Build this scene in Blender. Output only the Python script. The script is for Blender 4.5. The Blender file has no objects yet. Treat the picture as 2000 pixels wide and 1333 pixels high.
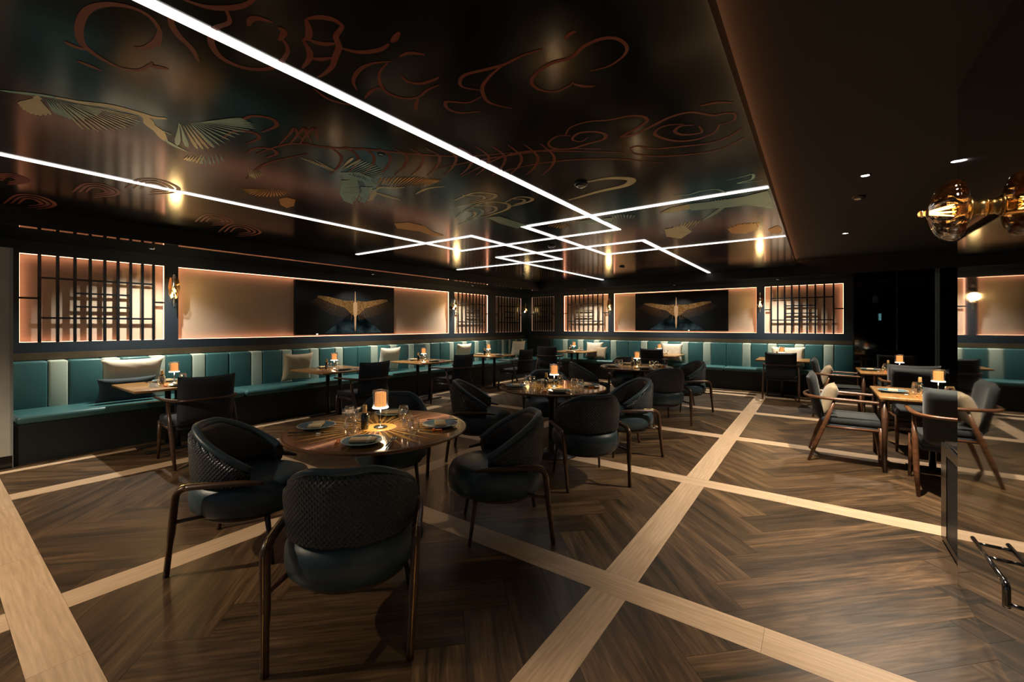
import bpy, bmesh, math, random
from mathutils import Vector, Matrix
R=math.radians; PI=math.pi
random.seed(7)
S=bpy.context.scene; C=bpy.context.collection
# ---------------------------------------------------------------- camera, world, exposure
YAW=math.atan2(594.,829.5); FPX=829.5; HZ=636.; H=1.45
cam=bpy.data.cameras.new('camera'); co=bpy.data.objects.new('camera',cam); C.objects.link(co)
co.location=(0,0,H); co.rotation_euler=(PI/2,0,YAW)
cam.sensor_width=36; cam.lens=FPX/2000*36; cam.shift_y=-(666.5-HZ)/2000; cam.clip_start=.05
S.camera=co
S.view_settings.view_transform='Standard'; S.view_settings.look='None'; S.view_settings.gamma=1
S.view_settings.use_curve_mapping=False; S.view_settings.exposure=0.0
w=bpy.data.worlds.new('world'); S.world=w; w.use_nodes=True
w.node_tree.nodes['Background'].inputs[0].default_value=(.5,.6,.7,1); w.node_tree.nodes['Background'].inputs[1].default_value=.02
FW=Vector((-math.sin(YAW),math.cos(YAW),0)); RT=Vector((math.cos(YAW),math.sin(YAW),0))
def on_ceiling(u,v,z):      # where a measured point of the ceiling print lies on the ceiling itself
    d=FW+RT*((u-1000)/FPX)+Vector((0,0,(HZ-v)/FPX)); t=(z-H)/d.z
    return (d.x*t,d.y*t)
def spot(x,y,z,power,size,col,blend=.5,rad=.03,target=None):
    l=bpy.data.lights.new('downlight_beam','SPOT'); l.energy=power; l.spot_size=R(size); l.spot_blend=blend; l.color=col; l.shadow_soft_size=rad
    o=bpy.data.objects.new('downlight_beam',l); o.location=(x,y,z-.012); C.objects.link(o)
    if target:
        o.rotation_euler=(Vector(target)-Vector((x,y,z))).to_track_quat('-Z','Y').to_euler()
    return o
WARM=(1,.80,.57); NEUT=(1,.86,.68); COOL=(.80,1.0,.95); SOFF=(1,.93,.80)
# room downlights outside the frame that light the front of the floor
FRONT=[(-4.3,-1.0,2.615,380,128,WARM),(-1.9,-1.3,2.615,40,95,WARM),(.45,.3,2.755,440,84,WARM,.9),(.45,2.5,2.755,170,66,WARM,.9)]
for a in FRONT: spot(*a)
# added faint cool fill behind the camera, source unseen, tints the dark chairs
al=bpy.data.lights.new('added_cool_fill','AREA'); al.shape='RECTANGLE'; al.size=6; al.size_y=2.0; al.energy=6; al.color=(.45,.72,1)
ao=bpy.data.objects.new('added_cool_fill',al); ao.location=(-3.0,-3.1,1.3); ao.rotation_euler=(PI/2,0,0); C.objects.link(ao)
# pinhole spots over the round tables
TABLE_DL=[(-2.42,1.84,2.6195,26,33,WARM),(-2.45,4.22,2.6195,24,33,WARM),(-2.50,7.12,2.6195,24,33,WARM)]
for a in TABLE_DL: spot(*a)
# visible downlights: x, y, z, power, cone, colour
RIGHT_DL=[(.348,4.80,2.76,600,100,NEUT),(.337,7.65,2.76,440,98,NEUT),(.905,4.80,2.76,200,95,NEUT)]
LEFT_DL=[(-6.93,1.74,2.436,300,118,SOFF),(-6.93,5.08,2.436,300,118,SOFF),(-6.93,8.0,2.436,300,118,SOFF)]
BACK_DL=[(-5.2,10.73,2.436,270,118,SOFF),(-2.81,10.73,2.436,300,118,SOFF),(-.67,10.73,2.436,300,118,SOFF)]
LED_PANEL=9; LED_DIM=.6; LED_CEIL=2.6; LED_COVE=10; LED_LEDGE=.4
LAMP_W=4.6; SCONCE_W=9
# ---------------------------------------------------------------- materials
def nt(name):
    m=bpy.data.materials.new(name); m.use_nodes=True; t=m.node_tree
    return m,t,t.nodes['Principled BSDF'],t.nodes,t.links
def basic(name,col,rough=.5,metal=0,spec=.5,noise=0,nscale=30,bump=0,bscale=80,coat=0,sheen=0,stretch=None):
    m,t,b,N,L=nt(name)
    b.inputs['Base Color'].default_value=(*col,1); b.inputs['Roughness'].default_value=rough
    b.inputs['Metallic'].default_value=metal; b.inputs['Specular IOR Level'].default_value=spec
    if coat: b.inputs['Coat Weight'].default_value=coat; b.inputs['Coat Roughness'].default_value=.05
    if sheen: b.inputs['Sheen Weight'].default_value=sheen
    if noise or bump:
        tc=N.new('ShaderNodeTexCoord'); mp=N.new('ShaderNodeMapping'); L.new(tc.outputs['Object'],mp.inputs[0])
        if stretch: mp.inputs['Scale'].default_value=stretch
    if noise:
        n=N.new('ShaderNodeTexNoise'); n.inputs['Scale'].default_value=nscale; n.inputs['Detail'].default_value=4
        L.new(mp.outputs[0],n.inputs[0])
        mx=N.new('ShaderNodeMix'); mx.data_type='RGBA'
        mx.inputs[6].default_value=(*[c*(1-noise) for c in col],1); mx.inputs[7].default_value=(*[min(1,c*(1+noise)) for c in col],1)
        L.new(n.outputs[0],mx.inputs[0]); L.new(mx.outputs[2],b.inputs['Base Color'])
    if bump:
        n=N.new('ShaderNodeTexNoise'); n.inputs['Scale'].default_value=bscale; L.new(mp.outputs[0],n.inputs[0])
        bp=N.new('ShaderNodeBump'); bp.inputs['Strength'].default_value=bump; bp.inputs['Distance'].default_value=.004
        L.new(n.outputs[0],bp.inputs['Height']); L.new(bp.outputs[0],b.inputs['Normal'])
    return m
def emit(name,col,s):
    m=bpy.data.materials.new(name); m.use_nodes=True; t=m.node_tree; t.nodes.clear()
    e=t.nodes.new('ShaderNodeEmission'); e.inputs[0].default_value=(*col,1); e.inputs[1].default_value=s
    o=t.nodes.new('ShaderNodeOutputMaterial'); t.links.new(e.outputs[0],o.inputs[0]); return m
def glassy(name,tint=(1,1,1),refl=1.0,rough=.03,base=.03):
    m=bpy.data.materials.new(name); m.use_nodes=True; t=m.node_tree; t.nodes.clear(); N=t.nodes; L=t.links
    tr=N.new('ShaderNodeBsdfTransparent'); tr.inputs[0].default_value=(*tint,1)
    g=N.new('ShaderNodeBsdfGlossy'); g.inputs[0].default_value=(1,1,1,1); g.inputs['Roughness'].default_value=rough
    lw=N.new('ShaderNodeLayerWeight'); lw.inputs[0].default_value=.35
    mr=N.new('ShaderNodeMapRange'); mr.inputs[3].default_value=base; mr.inputs[4].default_value=.75*refl
    L.new(lw.outputs['Facing'],mr.inputs[0])
    mx=N.new('ShaderNodeMixShader'); L.new(mr.outputs[0],mx.inputs[0]); L.new(tr.outputs[0],mx.inputs[1]); L.new(g.outputs[0],mx.inputs[2])
    o=N.new('ShaderNodeOutputMaterial'); L.new(mx.outputs[0],o.inputs[0]); return m
def plank_mat(name,c1,c2,c3,rough,var,lo=.72):
    m,t,b,N,L=nt(name)
    uv=N.new('ShaderNodeUVMap'); uv.uv_map='grain'; r=N.new('ShaderNodeUVMap'); r.uv_map='rnd'
    mp=N.new('ShaderNodeMapping'); mp.inputs['Scale'].default_value=(.75,6.5,1); L.new(uv.outputs[0],mp.inputs[0])
    n=N.new('ShaderNodeTexNoise'); n.inputs['Scale'].default_value=1.0; n.inputs['Detail'].default_value=8; n.inputs['Distortion'].default_value=1.6; n.inputs['Roughness'].default_value=.62
    L.new(mp.outputs[0],n.inputs[0])
    cr=N.new('ShaderNodeValToRGB'); e=cr.color_ramp.elements
    e[0].position=.32; e[0].color=(*c1,1); e[1].position=.72; e[1].color=(*c3,1); k=e.new(.5); k.color=(*c2,1)
    L.new(n.outputs[0],cr.inputs[0])
    # fine pores
    mp2=N.new('ShaderNodeMapping'); mp2.inputs['Scale'].default_value=(6,90,1); L.new(uv.outputs[0],mp2.inputs[0])
    n2=N.new('ShaderNodeTexNoise'); n2.inputs['Scale'].default_value=1; n2.inputs['Detail'].default_value=5; L.new(mp2.outputs[0],n2.inputs[0])
    mr=N.new('ShaderNodeMapRange'); mr.inputs[1].default_value=.3; mr.inputs[2].default_value=.7; mr.inputs[3].default_value=lo; mr.inputs[4].default_value=1.15
    L.new(n2.outputs[0],mr.inputs[0])
    # cathedral figure
    mp3=N.new('ShaderNodeMapping'); mp3.inputs['Scale'].default_value=(1.3,9,1); L.new(uv.outputs[0],mp3.inputs[0])
    wv=N.new('ShaderNodeTexWave'); wv.bands_direction='Y'; wv.inputs['Scale'].default_value=1.1; wv.inputs['Distortion'].default_value=9; wv.inputs['Detail'].default_value=2; wv.inputs['Detail Scale'].default_value=.8
    L.new(mp3.outputs[0],wv.inputs[0])
    mr3=N.new('ShaderNodeMapRange'); mr3.inputs[3].default_value=.84 if lo<.8 else .92; mr3.inputs[4].default_value=1.06 if lo<.8 else 1.04; L.new(wv.outputs['Fac'],mr3.inputs[0])
    sp=N.new('ShaderNodeSeparateXYZ'); L.new(r.outputs[0],sp.inputs[0])
    mr2=N.new('ShaderNodeMapRange'); mr2.inputs[3].default_value=1-var; mr2.inputs[4].default_value=1+var; L.new(sp.outputs[0],mr2.inputs[0])
    m1=N.new('ShaderNodeMath'); m1.operation='MULTIPLY'; L.new(mr.outputs[0],m1.inputs[0]); L.new(mr2.outputs[0],m1.inputs[1])
    m2=N.new('ShaderNodeMath'); m2.operation='MULTIPLY'; L.new(m1.outputs[0],m2.inputs[0]); L.new(mr3.outputs[0],m2.inputs[1])
    vm=N.new('ShaderNodeVectorMath'); vm.operation='SCALE'; L.new(cr.outputs[0],vm.inputs[0]); L.new(m2.outputs[0],vm.inputs['Scale'])
    L.new(vm.outputs[0],b.inputs['Base Color'])
    mr4=N.new('ShaderNodeMapRange'); mr4.inputs[3].default_value=rough-.06; mr4.inputs[4].default_value=rough+.14; L.new(n2.outputs[0],mr4.inputs[0]); L.new(mr4.outputs[0],b.inputs['Roughness'])
    bp=N.new('ShaderNodeBump'); bp.inputs['Strength'].default_value=.12; bp.inputs['Distance'].default_value=.002; L.new(n2.outputs[0],bp.inputs['Height']); L.new(bp.outputs[0],b.inputs['Normal'])
    return m
def wood(name,c1,c2,rough=.35,scale=(3,3,40),coat=0):
    m,t,b,N,L=nt(name)
    tc=N.new('ShaderNodeTexCoord'); mp=N.new('ShaderNodeMapping'); mp.inputs['Scale'].default_value=scale; L.new(tc.outputs['Object'],mp.inputs[0])
    n=N.new('ShaderNodeTexNoise'); n.inputs['Scale'].default_value=2; n.inputs['Detail'].default_value=5; n.inputs['Distortion'].default_value=.5; L.new(mp.outputs[0],n.inputs[0])
    cr=N.new('ShaderNodeValToRGB'); e=cr.color_ramp.elements; e[0].position=.3; e[0].color=(*c1,1); e[1].position=.7; e[1].color=(*c2,1)
    L.new(n.outputs[0],cr.inputs[0]); L.new(cr.outputs[0],b.inputs['Base Color']); b.inputs['Roughness'].default_value=rough
    if coat: b.inputs['Coat Weight'].default_value=coat; b.inputs['Coat Roughness'].default_value=.05
    return m
def weave(name,c,c2,scale,rough,strength):      # diamond quilting driven by the uv of the shell
    m,t,b,N,L=nt(name)
    uv=N.new('ShaderNodeUVMap'); uv.uv_map='grain'; sp=N.new('ShaderNodeSeparateXYZ'); L.new(uv.outputs[0],sp.inputs[0])
    def math_(op,a,bb=None,v=None):
        x=N.new('ShaderNodeMath'); x.operation=op; L.new(a,x.inputs[0])
        if bb is not None: L.new(bb,x.inputs[1])
        if v is not None: x.inputs[1].default_value=v
        return x.outputs[0]
    a=math_('ADD',sp.outputs[0],sp.outputs[1]); d=math_('SUBTRACT',sp.outputs[0],sp.outputs[1])
    sa=math_('ABSOLUTE',math_('SINE',math_('MULTIPLY',a,v=scale))); sd=math_('ABSOLUTE',math_('SINE',math_('MULTIPLY',d,v=scale)))
    h=math_('MINIMUM',sa,sd)
    bp=N.new('ShaderNodeBump'); bp.inputs['Strength'].default_value=strength; bp.inputs['Distance'].default_value=.008
    L.new(h,bp.inputs['Height']); L.new(bp.outputs[0],b.inputs['Normal'])
    mx=N.new('ShaderNodeMix'); mx.data_type='RGBA'; mx.inputs[6].default_value=(*c2,1); mx.inputs[7].default_value=(*c,1); L.new(h,mx.inputs[0]); L.new(mx.outputs[2],b.inputs['Base Color'])
    b.inputs['Roughness'].default_value=rough; return m
M={}
M['plank']=plank_mat('smoked_oak_plank',(.022,.016,.008),(.086,.049,.023),(.195,.114,.055),.33,.42,.55)
M['strip']=plank_mat('pale_oak_plank',(.46,.315,.19),(.53,.37,.235),(.60,.43,.285),.40,.06,.90)
M['joint']=basic('dark_joint',(.01,.008,.006),.9)
M['navy']=basic('navy_wall_paint',(.013,.021,.030),.42,noise=.25,nscale=3)
M['black']=basic('black_lacquer',(.006,.007,.008),.16,spec=.6)
M['soffit']=basic('gloss_navy_soffit',(.006,.008,.010),.03,spec=1.0); M['soffit'].node_tree.nodes['Principled BSDF'].inputs['IOR'].default_value=2.3
M['mull']=basic('grey_teal_mullion',(.22,.34,.38),.4)
M['fascia']=basic('matt_navy_fascia',(.008,.011,.014),.6)
M['mirror']=basic('black_mirror_glass',(.36,.36,.35),.03,metal=1)
M['blackglass']=basic('dark_glass_wall',(.10,.105,.11),.06,metal=1)
M['ceil']=basic('bronze_lacquer_ceiling',(.0075,.0088,.0090),.15,spec=.55,noise=.25,nscale=1.2,bump=.015,bscale=3,stretch=(1,.15,1))
M['rceil']=basic('matt_brown_ceiling',(.009,.0115,.013),.8)
M['bronze']=basic('bronze_ledge',(.075,.055,.032),.4,metal=.2,noise=.3,nscale=8)
M['concrete']=basic('grey_concrete',(.42,.42,.37),.85,noise=.22,nscale=5,bump=.1,bscale=40)
M['linen']=basic('tan_linen_panel',(.44,.345,.26),.85,noise=.14,nscale=14,stretch=(1,1,14),bump=.25,bscale=120)
M['teal']=basic('teal_leather',(.034,.108,.112),.38,spec=.5,noise=.12,nscale=5,bump=.12,bscale=60)
M['teals']=basic('dark_teal_plinth',(.003,.007,.008),.6)
M['cream']=basic('sage_woven_fabric',(.36,.43,.36),.85,noise=.14,nscale=60,bump=.3,bscale=260)
M['pillow']=basic('cream_pillow_fabric',(.60,.53,.41),.9,noise=.12,nscale=40,bump=.35,bscale=24,sheen=.2)
M['pillowtan']=basic('tan_pillow_fabric',(.34,.26,.16),.9,noise=.2,nscale=30,bump=.35,bscale=24,sheen=.2)
M['pillowdark']=basic('slate_pillow_fabric',(.03,.045,.055),.9,bump=.3,bscale=24)
M['tub']=basic('slate_blue_leather',(.022,.046,.058),.42,noise=.2,nscale=14,bump=.15,bscale=90)
M['tubin']=basic('brown_leather_lining',(.036,.031,.026),.36,noise=.25,nscale=8)
M['quilt']=weave('quilted_leather',(.014,.025,.036),(.034,.034,.034),125,.42,.75)
M['fab']=basic('charcoal_wool',(.012,.0162,.0155),.85,noise=.25,nscale=60,bump=.2,bscale=160,sheen=.1)
M['fabd']=basic('navy_wool',(.016,.021,.028),.8,noise=.2,nscale=60)
M['walnut']=wood('walnut_frame',(.070,.026,.011),(.17,.070,.028),.34)
M['walnutd']=wood('dark_walnut_frame',(.030,.014,.008),(.075,.032,.015),.32)
M['brass']=basic('brass',(.60,.40,.16),.25,metal=1)
M['dchrome']=basic('black_nickel',(.22,.22,.22),.16,metal=1)
M['chrome']=basic('satin_steel',(.5,.52,.52),.2,metal=1)
M['top']=wood('honey_table_wood',(.22,.105,.030),(.40,.205,.062),.28,(30,2.5,3),.3)
M['top2']=wood('dark_veneer',(.13,.062,.017),(.22,.110,.030),.16,(20,20,3),.8)
M['ray']=wood('pale_veneer_and_caustics',(.56,.33,.09),(.75,.47,.15),.16,(6,6,3),.8)  # marquetry colour, brightened to include the lamp's caustic streaks
M['edge']=wood('table_edge_wood',(.10,.045,.016),(.20,.09,.03),.3)
M['ped']=basic('black_pedestal',(.008,.008,.009),.4)
M['plate']=basic('speckled_blue_stoneware',(.075,.15,.19),.25,noise=.35,nscale=30)
M['rim']=basic('pale_plate_rim',(.35,.42,.43),.3)
M['napkin']=basic('sand_napkin_linen',(.50,.36,.21),.9,noise=.1,nscale=60)
M['white']=basic('white_card',(.75,.73,.68),.7)
M['band']=basic('cream_napkin_band',(.62,.55,.40),.7)
M['orange']=basic('orange_silk_tassel',(.75,.20,.04),.6)
M['glass']=glassy('clear_glassware',(.97,.97,.97))
M['glass2']=glassy('clear_lamp_glass',(.97,.95,.92),.8)
M['amberglass']=glassy('smoked_amber_glass',(.62,.38,.16),.9,.05,.10)
M['bottle']=basic('dark_bottle_glass',(.006,.010,.009),.08,spec=.8)
M['gold']=basic('gold_foil',(.75,.50,.20),.35,metal=.6)
M['ledw']=emit('warm_white_led',(1,.93,.84),LED_CEIL)
M['ledp']=emit('peach_led',(1,.40,.22),LED_PANEL)
M['leddim']=emit('dimmed_peach_led',(1,.55,.38),LED_DIM)
M['ledcove']=emit('amber_cove_led',(1,.36,.14),LED_COVE)
M['ledledge']=emit('cool_ledge_led',(.72,1,.92),LED_LEDGE)
M['lens']=emit('downlight_lens',(1,.98,.92),30)
M['lensdim']=emit('shaded_downlight_lens',(.9,.95,.9),.8)
M['bulb']=emit('warm_bulb',(1,.84,.56),30)
M['fil']=emit('filament',(1,.72,.35),22)
M['diff']=emit('lamp_diffuser',(1,.93,.80),2.6)
def amber():
    m,t,b,N,L=nt('amber_ribbed_glass')
    tc=N.new('ShaderNodeTexCoord'); sp=N.new('ShaderNodeSeparateXYZ'); L.new(tc.outputs['Object'],sp.inputs[0])
    at=N.new('ShaderNodeMath'); at.operation='ARCTAN2'; L.new(sp.outputs[1],at.inputs[0]); L.new(sp.outputs[0],at.inputs[1])
    ml=N.new('ShaderNodeMath'); ml.operation='MULTIPLY'; ml.inputs[1].default_value=24; L.new(at.outputs[0],ml.inputs[0])
    si=N.new('ShaderNodeMath'); si.operation='SINE'; L.new(ml.outputs[0],si.inputs[0])
    mr=N.new('ShaderNodeMapRange'); mr.inputs[1].default_value=-1; mr.inputs[3].default_value=.25; mr.inputs[4].default_value=1.5; L.new(si.outputs[0],mr.inputs[0])
    b.inputs['Base Color'].default_value=(.55,.24,.07,1); b.inputs['Roughness'].default_value=.2
    b.inputs['Emission Color'].default_value=(1,.42,.13,1); L.new(mr.outputs[0],b.inputs['Emission Strength'])
    return m
M['amber']=amber()
M['mred']=basic('oxblood_print',(.24,.050,.026),.45)
M['mgold']=basic('gold_leaf_print',(.96,.86,.56),.38,metal=.3,noise=.2,nscale=9)
M['mteal']=basic('verdigris_print',(.40,.70,.66),.38,metal=.25,noise=.2,nscale=9)
M['mor']=basic('copper_leaf_print',(1.0,.50,.14),.38,metal=.3,noise=.2,nscale=9)
M['screen']=basic('black_screen',(.004,.005,.006),.32,spec=.3)
M['sgold']=emit('screen_gold',(1,.50,.17),.36)
M['sgold2']=emit('screen_pale_gold',(1,.56,.26),.50)
M['sfea']=emit('screen_feather_gold',(1,.42,.13),.16)
M['smist']=emit('screen_mist',(.35,.55,.58),.06)
def screen_mat(name,c1,c2,smax,mode):
    m=bpy.data.materials.new(name); m.use_nodes=True; t=m.node_tree; t.nodes.clear(); N=t.nodes; L=t.links
    tc=N.new('ShaderNodeTexCoord'); sp=N.new('ShaderNodeSeparateXYZ'); L.new(tc.outputs['Generated'],sp.inputs[0])
    n=N.new('ShaderNodeTexNoise'); n.inputs['Scale'].default_value=26 if mode=='wing' else 5; n.inputs['Detail'].default_value=4; L.new(tc.outputs['Object'],n.inputs[0])
    cr=N.new('ShaderNodeValToRGB'); e=cr.color_ramp.elements; e[0].position=.35; e[0].color=(*c1,1); e[1].position=.65; e[1].color=(*c2,1); L.new(n.outputs[0],cr.inputs[0])
    def mth(op,a,b=None,v=None,v2=None):
        x=N.new('ShaderNodeMath'); x.operation=op; x.use_clamp=op=='SUBTRACT'
        if isinstance(a,float): x.inputs[0].default_value=a
        else: L.new(a,x.inputs[0])
        if b is not None: L.new(b,x.inputs[1])
        elif v is not None: x.inputs[1].default_value=v
        return x.outputs[0]
    if mode=='wing':
        # both wall directions: the long axis is x or y, so add the two distances from the middle
        ax=mth('ABSOLUTE',mth('ADD',sp.outputs[0],v=-.5)); ay=mth('ABSOLUTE',mth('ADD',sp.outputs[1],v=-.5)); d=mth('MULTIPLY',mth('MAXIMUM',mth('MODULO',ax,v=.5),mth('MODULO',ay,v=.5)),v=1.7)
        st_=mth('MULTIPLY',mth('SUBTRACT',1.0,d),v=smax)
    else:
        st_=mth('MULTIPLY',mth('MULTIPLY',mth('SUBTRACT',1.0,sp.outputs[2]),n.outputs[0]),v=smax)
    em=N.new('ShaderNodeEmission'); L.new(cr.outputs[0],em.inputs[0]); L.new(st_,em.inputs[1])
    o=N.new('ShaderNodeOutputMaterial'); L.new(em.outputs[0],o.inputs[0]); return m
M['sgold']=screen_mat('screen_gold',(.55,.20,.04),(1,.55,.20),.42,'wing'); M['sfea']=screen_mat('screen_feather_gold',(.5,.2,.06),(1,.5,.2),.20,'wing'); M['smist']=screen_mat('screen_mist',(.10,.17,.18),(.5,.75,.78),.10,'mist')
M['mesh']=basic('perforated_steel',(.035,.042,.045),.4,metal=.6)
M['tealglint']=emit('painted_teal_reflection',(.25,.75,.80),.22)  # glow painted in for a teal reflection, no lit device
# ---------------------------------------------------------------- geometry helpers
def bx(bm,x0,x1,y0,y1,z0,z1,mx=None):
    v=[bm.verts.new((x,y,z)) for z in (z0,z1) for y in (y0,y1) for x in (x0,x1)]
    for q in ((0,2,3,1),(4,5,7,6),(0,1,5,4),(1,3,7,5),(3,2,6,7),(2,0,4,6)): bm.faces.new([v[i] for i in q])
    if mx is not None: bmesh.ops.transform(bm,matrix=mx,verts=v)
    return v
def rbox(x0,x1,y0,y1,z0,z1,r,seg=3):
    bm=bmesh.new(); bx(bm,x0,x1,y0,y1,z0,z1); bmesh.ops.recalc_face_normals(bm,faces=bm.faces)
    bmesh.ops.bevel(bm,geom=bm.edges[:],offset=r,segments=seg,profile=.5,affect='EDGES')
    for f in bm.faces: f.smooth=True
    return bm
def lathe(bm,prof,cx=0,cy=0,z0=0,n=24,smooth=True):
    rings=[]
    for r,z in prof:
        if r<1e-5: rings.append([bm.verts.new((cx,cy,z0+z))])
        else: rings.append([bm.verts.new((cx+r*math.cos(2*PI*i/n),cy+r*math.sin(2*PI*i/n),z0+z)) for i in range(n)])
    for a,b in zip(rings,rings[1:]):
        for i in range(n):
            j=(i+1)%n
            if len(a)==1 and len(b)==1: continue
            if len(a)==1: f=bm.faces.new((a[0],b[j],b[i]))
            elif len(b)==1: f=bm.faces.new((a[i],a[j],b[0]))
            else: f=bm.faces.new((a[i],a[j],b[j],b[i]))
            f.smooth=smooth
def tube(bm,pts,rad,n=10,flat=1.0,closed_ends=True):
    P=[Vector(p) for p in pts]; m=len(P)
    rr=rad if isinstance(rad,(list,tuple)) else [rad]*m
    rings=[]; up=Vector((0,0,1)); last=None
    for i,p in enumerate(P):
        t=(P[min(i+1,m-1)]-P[max(i-1,0)]).normalized()
        if last is None: s=t.cross(up); s=s if s.length>.05 else t.cross(Vector((0,1,0)))
        else: s=last-t*last.dot(t)
        s.normalize(); q=s.cross(t).normalized(); last=s
        rings.append([bm.verts.new(p+s*math.cos(2*PI*k/n)*rr[i]*flat+q*math.sin(2*PI*k/n)*rr[i]) for k in range(n)])
    for a,b in zip(rings,rings[1:]):
        for k in range(n):
            f=bm.faces.new((a[k],a[(k+1)%n],b[(k+1)%n],b[k])); f.smooth=True
    if closed_ends:
        bm.faces.new(rings[0][::-1]); bm.faces.new(rings[-1])
def smooth_path(pts,k=5):
    P=[Vector(p) for p in pts]; out=[]
    for i in range(len(P)-1):
        a=P[max(i-1,0)]; b=P[i]; c=P[i+1]; d=P[min(i+2,len(P)-1)]
        for j in range(k):
            t=j/k; out.append(.5*((2*b)+(c-a)*t+(2*a-5*b+4*c-d)*t*t+(3*b-a-3*c+d)*t**3))
    out.append(P[-1]); return out
def ob(name,bm,mat,parent=None,recalc=True):
    if recalc: bmesh.ops.recalc_face_normals(bm,faces=bm.faces)
    me=bpy.data.meshes.new(name); bm.to_mesh(me); bm.free()
    me.materials.append(mat)
    o=bpy.data.objects.new(name,me); C.objects.link(o); o.parent=parent
    return o
def box(name,x0,x1,y0,y1,z0,z1,mat,parent=None,bev=0):
    bm=rbox(x0,x1,y0,y1,z0,z1,bev,2) if bev else bmesh.new()
    if not bev: bx(bm,x0,x1,y0,y1,z0,z1)
    return ob(name,bm,mat,parent)
def st(o): o['kind']='structure'; return o
def root(name,loc=(0,0,0),rz=0):
    o=bpy.data.objects.new(name,None); o.empty_display_size=.1; C.objects.link(o); o.location=loc; o.rotation_euler=(0,0,rz); return o
def tag(o,label,cat,group=None):
    o['label']=label; o['category']=cat
    if group: o['group']=group
    return o
KIDS={}
def copy_tree(o,parent=None):
    c=o.copy(); C.objects.link(c)
    if parent is not None:
        c.parent=parent; c.matrix_parent_inverse=o.matrix_parent_inverse.copy()
    for ch in list(o.children): copy_tree(ch,c)
    return c
PROTO={}
def put(kind,maker,loc,rz,label,cat,group=None):
    if kind not in PROTO: o=PROTO[kind]=maker()
    else: o=copy_tree(PROTO[kind])
    o.location=loc; o.rotation_euler=(0,0,rz)
    for k in ('group',):
        if k in o: del o[k]
    tag(o,label,cat,group); return o
# ---------------------------------------------------------------- FLOOR
XS=[-5.52,-3.22,-.915,1.39]; YS=[-1.58,.35,2.265,4.2,6.11,8.03,9.95]; SW=.098
fl=st(box('floor',-7.7,3.4,-3.2,11.6,-.08,-.004,M['joint']))
def clip(poly,x0,x1,y0,y1):
    for ax,val,sg in ((0,x0,1),(0,x1,-1),(1,y0,1),(1,y1,-1)):
        out=[]
        for i in range(len(poly)):
            a=poly[i]; b=poly[(i+1)%len(poly)]; da=(a[ax]-val)*sg; db=(b[ax]-val)*sg
            if da>=0: out.append(a)
            if (da>=0)!=(db>=0):
                t=da/(da-db); out.append((a[0]+(b[0]-a[0])*t,a[1]+(b[1]-a[1])*t))
        poly=out
        if len(poly)<3: return []
    return poly
def area(p): return abs(sum(p[i][0]*p[(i+1)%len(p)][1]-p[(i+1)%len(p)][0]*p[i][1] for i in range(len(p))))/2
def inset(p,d):
    cx=sum(q[0] for q in p)/len(p); cy=sum(q[1] for q in p)/len(p); out=[]
    for x,y in p:
        l=math.hypot(x-cx,y-cy) or 1; out.append((x-(x-cx)/l*d,y-(y-cy)/l*d))
    return out
def add_plank(bm,poly,ang,z=0):
    g=bm.loops.layers.uv.get('grain') or bm.loops.layers.uv.new('grain'); r=bm.loops.layers.uv.get('rnd') or bm.loops.layers.uv.new('rnd')
    ca,sa=math.cos(ang),math.sin(ang); ox,oy,rv=random.random()*50,random.random()*50,random.random()
    t=[bm.verts.new((x,y,z)) for x,y in poly]; b=[bm.verts.new((x,y,z-.006)) for x,y in poly]; n=len(poly)
    fs=[bm.faces.new(t)]+[bm.faces.new((t[i],b[i],b[(i+1)%n],t[(i+1)%n])) for i in range(n)]
    for f in fs:
        for l in f.loops:
            x,y=l.vert.co.x,l.vert.co.y; l[g].uv=(x*ca+y*sa+ox,-x*sa+y*ca+oy); l[r].uv=(rv,rv)
cells=[]
xb=[-6.50]+XS+[3.3]; yb=YS+[10.32]
for i in range(len(xb)-1):
    for j in range(len(yb)-1):
        cells.append((xb[i]+(SW if 0<i else .05),xb[i+1]-(SW if i<len(xb)-2 else 0),yb[j]+SW,yb[j+1]-(SW if j<len(yb)-2 else .05)))
cells.append((-6.76,-6.55,-1.6,10.4)); cells.append((-6.5,3.3,10.37,10.8))
PW=.235; NL=6; ca,sa=math.cos(PI/4),math.sin(PI/4)
pieces=[]
def rot(p): return (p[0]*ca-p[1]*sa-.3,p[0]*sa+p[1]*ca+.12)
rng=range(-45,70)
for y in rng:
    for m in range(-9,10):
        x0=y+2*NL*m
        for kind in (0,1):
            q=[(x0*PW,y*PW),((x0+NL)*PW,y*PW),((x0+NL)*PW,(y+1)*PW),(x0*PW,(y+1)*PW)] if kind==0 else None
            if kind==1:
                xx=y; y0=xx+1+2*NL*m
                q=[(xx*PW,y0*PW),((xx+1)*PW,y0*PW),((xx+1)*PW,(y0+NL)*PW),(xx*PW,(y0+NL)*PW)]
            q=[rot(p) for p in q]
            if max(p[0] for p in q)<-6.8 or min(p[0] for p in q)>3.3 or max(p[1] for p in q)<-1.5 or min(p[1] for p in q)>10.9: continue
            for c in cells:
                pc=clip(q,*c)
                if pc and area(pc)>.0015:
                    cx=sum(p[0] for p in pc)/len(pc); cy=sum(p[1] for p in pc)/len(pc)
                    d=cx*FW.x+cy*FW.y; l=cx*RT.x+cy*RT.y
                    vis=area(pc)/d**3 if d>.7 and abs(l)<1.35*d+.3 else 0
                    pieces.append((vis,inset(pc,.0012),PI/4 if kind==0 else -PI/4))
pieces.sort(key=lambda a:-a[0])
for k,(v,pc,an) in enumerate(pieces[:300]):
    bm=bmesh.new(); add_plank(bm,pc,an); ob('plank',bm,M['plank'],fl,False)
bm=bmesh.new()
for v,pc,an in pieces[300:]: add_plank(bm,pc,an)
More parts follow.
